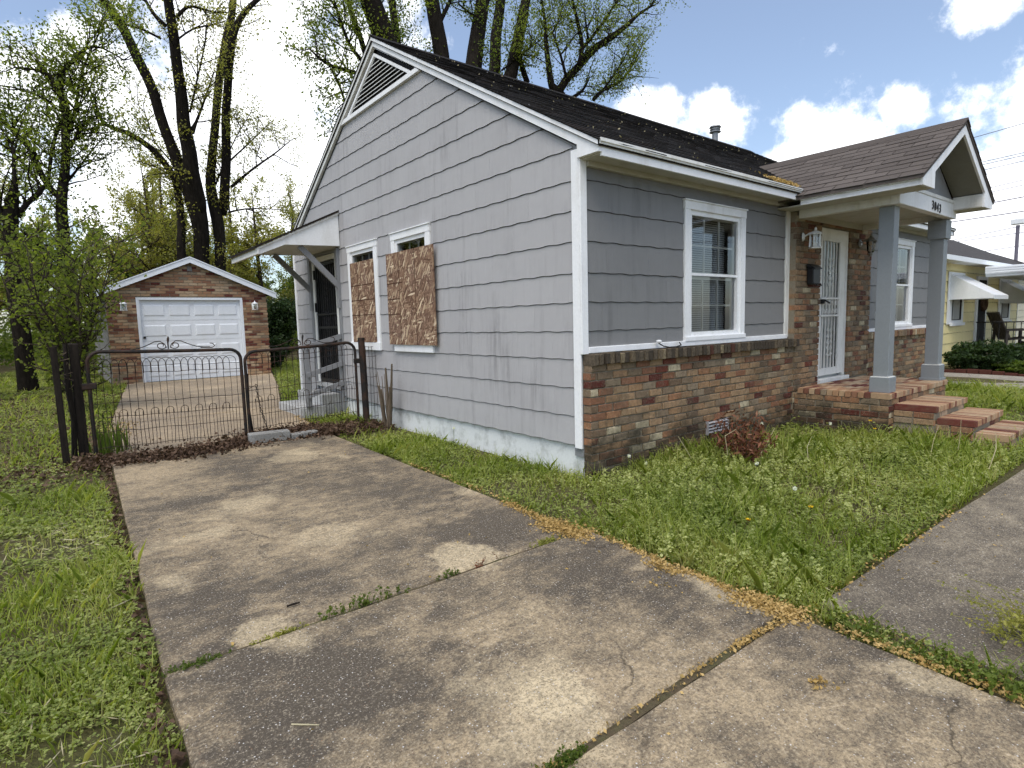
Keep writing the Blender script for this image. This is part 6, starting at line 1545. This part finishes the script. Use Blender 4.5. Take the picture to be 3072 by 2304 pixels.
# russet dead shrub in front of the brick
ds = thing('dead_shrub', 'russet brown withered shrub in the grass below the front window', 'shrub', (1.60, -.66, gz(-.6)))
m = MB(); C = []; rr = random.Random(3)
for i in range(38):
    a = rr.uniform(0, 6.28); b = rr.uniform(.06, .34); h = rr.uniform(.22, .46) if i > 2 else rr.uniform(.48, .60)
    if i <= 2: b *= .4
    p0 = (1.60 + rr.gauss(0, .04), -.66 + rr.gauss(0, .04), gz(-.6) - .05); p1 = (p0[0] + b * .6 * math.cos(a), p0[1] + b * .6 * math.sin(a), p0[2] + h * .6); p2 = (p0[0] + b * math.cos(a), p0[1] + b * math.sin(a), p0[2] + h)
    m.tube([p0, p1, p2], [.006, .004, .002], 4)
    for q in range(26):
        u = rr.uniform(.25, 1.05); C.append(np.array(p0) * (1 - u) ** 2 + 2 * np.array(p1) * u * (1 - u) + np.array(p2) * u * u + np.array([rr.gauss(0, .03), rr.gauss(0, .03), rr.gauss(0, .025)]))
m.build('stems', 'stump_wood', ds)['kind'] = 'stuff'; quads_obj('leaves', leaves(np.array(C), RNG.uniform(.04, .085, len(C)), None, .30, .12), 'dead_shrub_leaf', ds)
def stalk(label, pts, r=.004, k=.6, mat='straw', group='dry stalks in the front lawn'):
    r *= k; o = MB().tube(pts, [r, r, r * .7, r * .5][:len(pts)] if len(pts) <= 4 else r, 5).build('dry_stalk', mat); tag(o, label, 'stalk', group)
zg = gz(-.6)
stalk('bent pale stalk arching over the withered shrub', [(1.20, -.72, zg + .12), (1.18, -.70, zg + .30), (1.40, -.68, zg + .33), (1.52, -.70, zg + .22)], .006)
stalk('straight pale stalk slanting from the withered shrub towards the porch', [(1.55, -.85, zg + .08), (1.80, -.80, zg + .18), (2.02, -.75, zg + .27)], .005)
stalk('thin grey stalk leaning on the brick near the shrub', [(1.05, -.45, zg + .02), (.98, -.38, zg + .20), (.95, -.34, zg + .28)], .005)
stalk('tall bleached stalk standing before the porch steps', [(3.0, -2.05, zg), (3.02, -2.06, zg + .2), (3.03, -2.06, zg + .38)], .005)
stalk('curved bleached stalk at the path end of the lawn', [(2.75, -2.35, zg), (2.90, -2.36, zg + .16), (3.02, -2.33, zg + .27), (3.10, -2.30, zg + .28)], .006)
stalk('leaning straw stalk crossing the lowest brick step', [(2.75, -1.9, zg), (2.9, -1.88, zg + .16), (3.15, -1.85, zg + .28)], .004)
stalk('arched straw stalk in the middle of the front lawn', [(1.9, -1.15, zg), (1.98, -1.1, zg + .13), (2.15, -1.05, zg + .17), (2.3, -1.0, zg + .18)], .004)
tag(MB().tube([(-2.91, -.735, gz(-.7) + .008), (-2.875, -.742, gz(-.7) + .012), (-2.845, -.738, gz(-.7) + .008)], [.005, .006, .004], 5).build('twig', 'post_wood'), 'short dark twig lying on the drive', 'twig')
tag(MB().tube([(-3.176, -1.63, gz(-1.6) + .006), (-3.14, -1.665, gz(-1.6) + .007), (-3.10, -1.70, gz(-1.6) + .006)], [.003, .003, .002], 5).build('straw_stem', 'straw'), 'pale straw stem lying on the drive', 'straw')
# dandelions
def dandelion(label, x, y, h, yellow=True):
    z0 = gz(y) - .04; d = thing('dandelion', label, 'flower', (x, y, z0), 'dandelions in the lawn')
    MB().tube([(x, y, z0), (x + .01, y, z0 + h * .5), (x + .005, y - .01, z0 + h)], [.003, .0025, .002], 5).build('stem', 'leaf_mid', d)
    c = np.array([x + .005, y - .01, z0 + h]); n = 46; a = RNG.uniform(0, 6.28, n)
    if yellow:
        e = RNG.uniform(.1, .8, n); D = np.stack([np.cos(a), np.sin(a), e], 1)
    else: D = RNG.normal(size=(n, 3))
    D /= np.linalg.norm(D, axis=1, keepdims=True); quads_obj('flower_head', leaves(c + D * .010, np.full(n, .022), D, .35, .02), 'petal_yellow' if yellow else 'petal_white', d)
dandelion('yellow dandelion flower close to the porch brick corner', 3.45, -1.16, .17); dandelion('yellow dandelion flower just above the grass by the stoop', 3.48, -1.10, .25)
dandelion('white dandelion seed head in the grass by the withered shrub', 1.10, -1.05, .16, False); dandelion('white dandelion seed head in the middle of the lawn wedge', .62, -1.62, .16, False)
dandelion('white dandelion seed head close to the brick stoop side', 3.05, -.85, .24, False); dandelion('grey seed head standing right of the withered shrub', 2.35, -.42, .27, False)
dandelion('yellow dandelion flower low in the lawn wedge near the path', .45, -1.82, .10); dandelion('yellow dandelion flower left in the lawn wedge', -.1, -1.65, .09)
dandelion('yellow dandelion flower near the wooden gate posts', -4.35, 4.6, .16)
dandelion('white flower cluster at the foot of the grey side wall', -.10, 2.05, .22, False); dandelion('white bloom at the brick corner of the house', .28, -.28, .22, False)
dandelion('white bloom right of the one at the brick corner', .50, -.30, .12, False)
# cut back woody shrub by the fence
sh = thing('pruned_shrub', 'bare cut back shrub stems between gate post and grey wall', 'shrub', (-.16, 3.62, gz(3.6)))
rr = random.Random(8)
for i in range(10):
    a = rr.uniform(-.5, .5); h = rr.uniform(.55, .98); b = (-.16 + rr.gauss(0, .02), 3.60 + rr.gauss(0, .03), gz(3.6) - .08)
    MB().tube([b, (b[0] + a * .05, b[1] + .10 * (i - 4.5) * .25, b[2] + h * .35), (b[0] + a * .18, b[1] + .10 * (i - 4.5) * .6, b[2] + h)], [.030, .022, .012] if i < 6 else [.012, .008, .004], 6).build('stem', 'stump_wood', sh)
# strappy plants at the hinge post
ir = thing('strap_leaf_plant', 'strap leaved plants growing inside the left gate hinge', 'plant', (-3.25, 4.55, gz(4.5)))
V = []
for i in range(60):
    x, y = -3.28 + RNG.normal(0, .10), 4.58 + RNG.normal(0, .12); z = gz(y) - .04; a = RNG.uniform(0, 6.28); h = RNG.uniform(.18, .45); l = h * RNG.uniform(.1, .5); w = .010; s = np.array([-math.sin(a), math.cos(a), 0]) * w; d = np.array([math.cos(a), math.sin(a), 0])
    p0 = np.array([x, y, z]); p1 = p0 + d * l * .3 + np.array([0, 0, h * .6]); p2 = p0 + d * l + np.array([0, 0, h])
    V.append([p0 - s, p1 - s, p2, p2, p1 + s, p0 + s])
quads_obj('leaves', np.array(V), 'leaf_mid', ir, k=6)
MB().tube([(-3.28, 4.58, gz(4.5) - .05), (-3.28, 4.58, gz(4.5) + .06)], .02, 6).build('crown_base', 'stump_wood', ir)
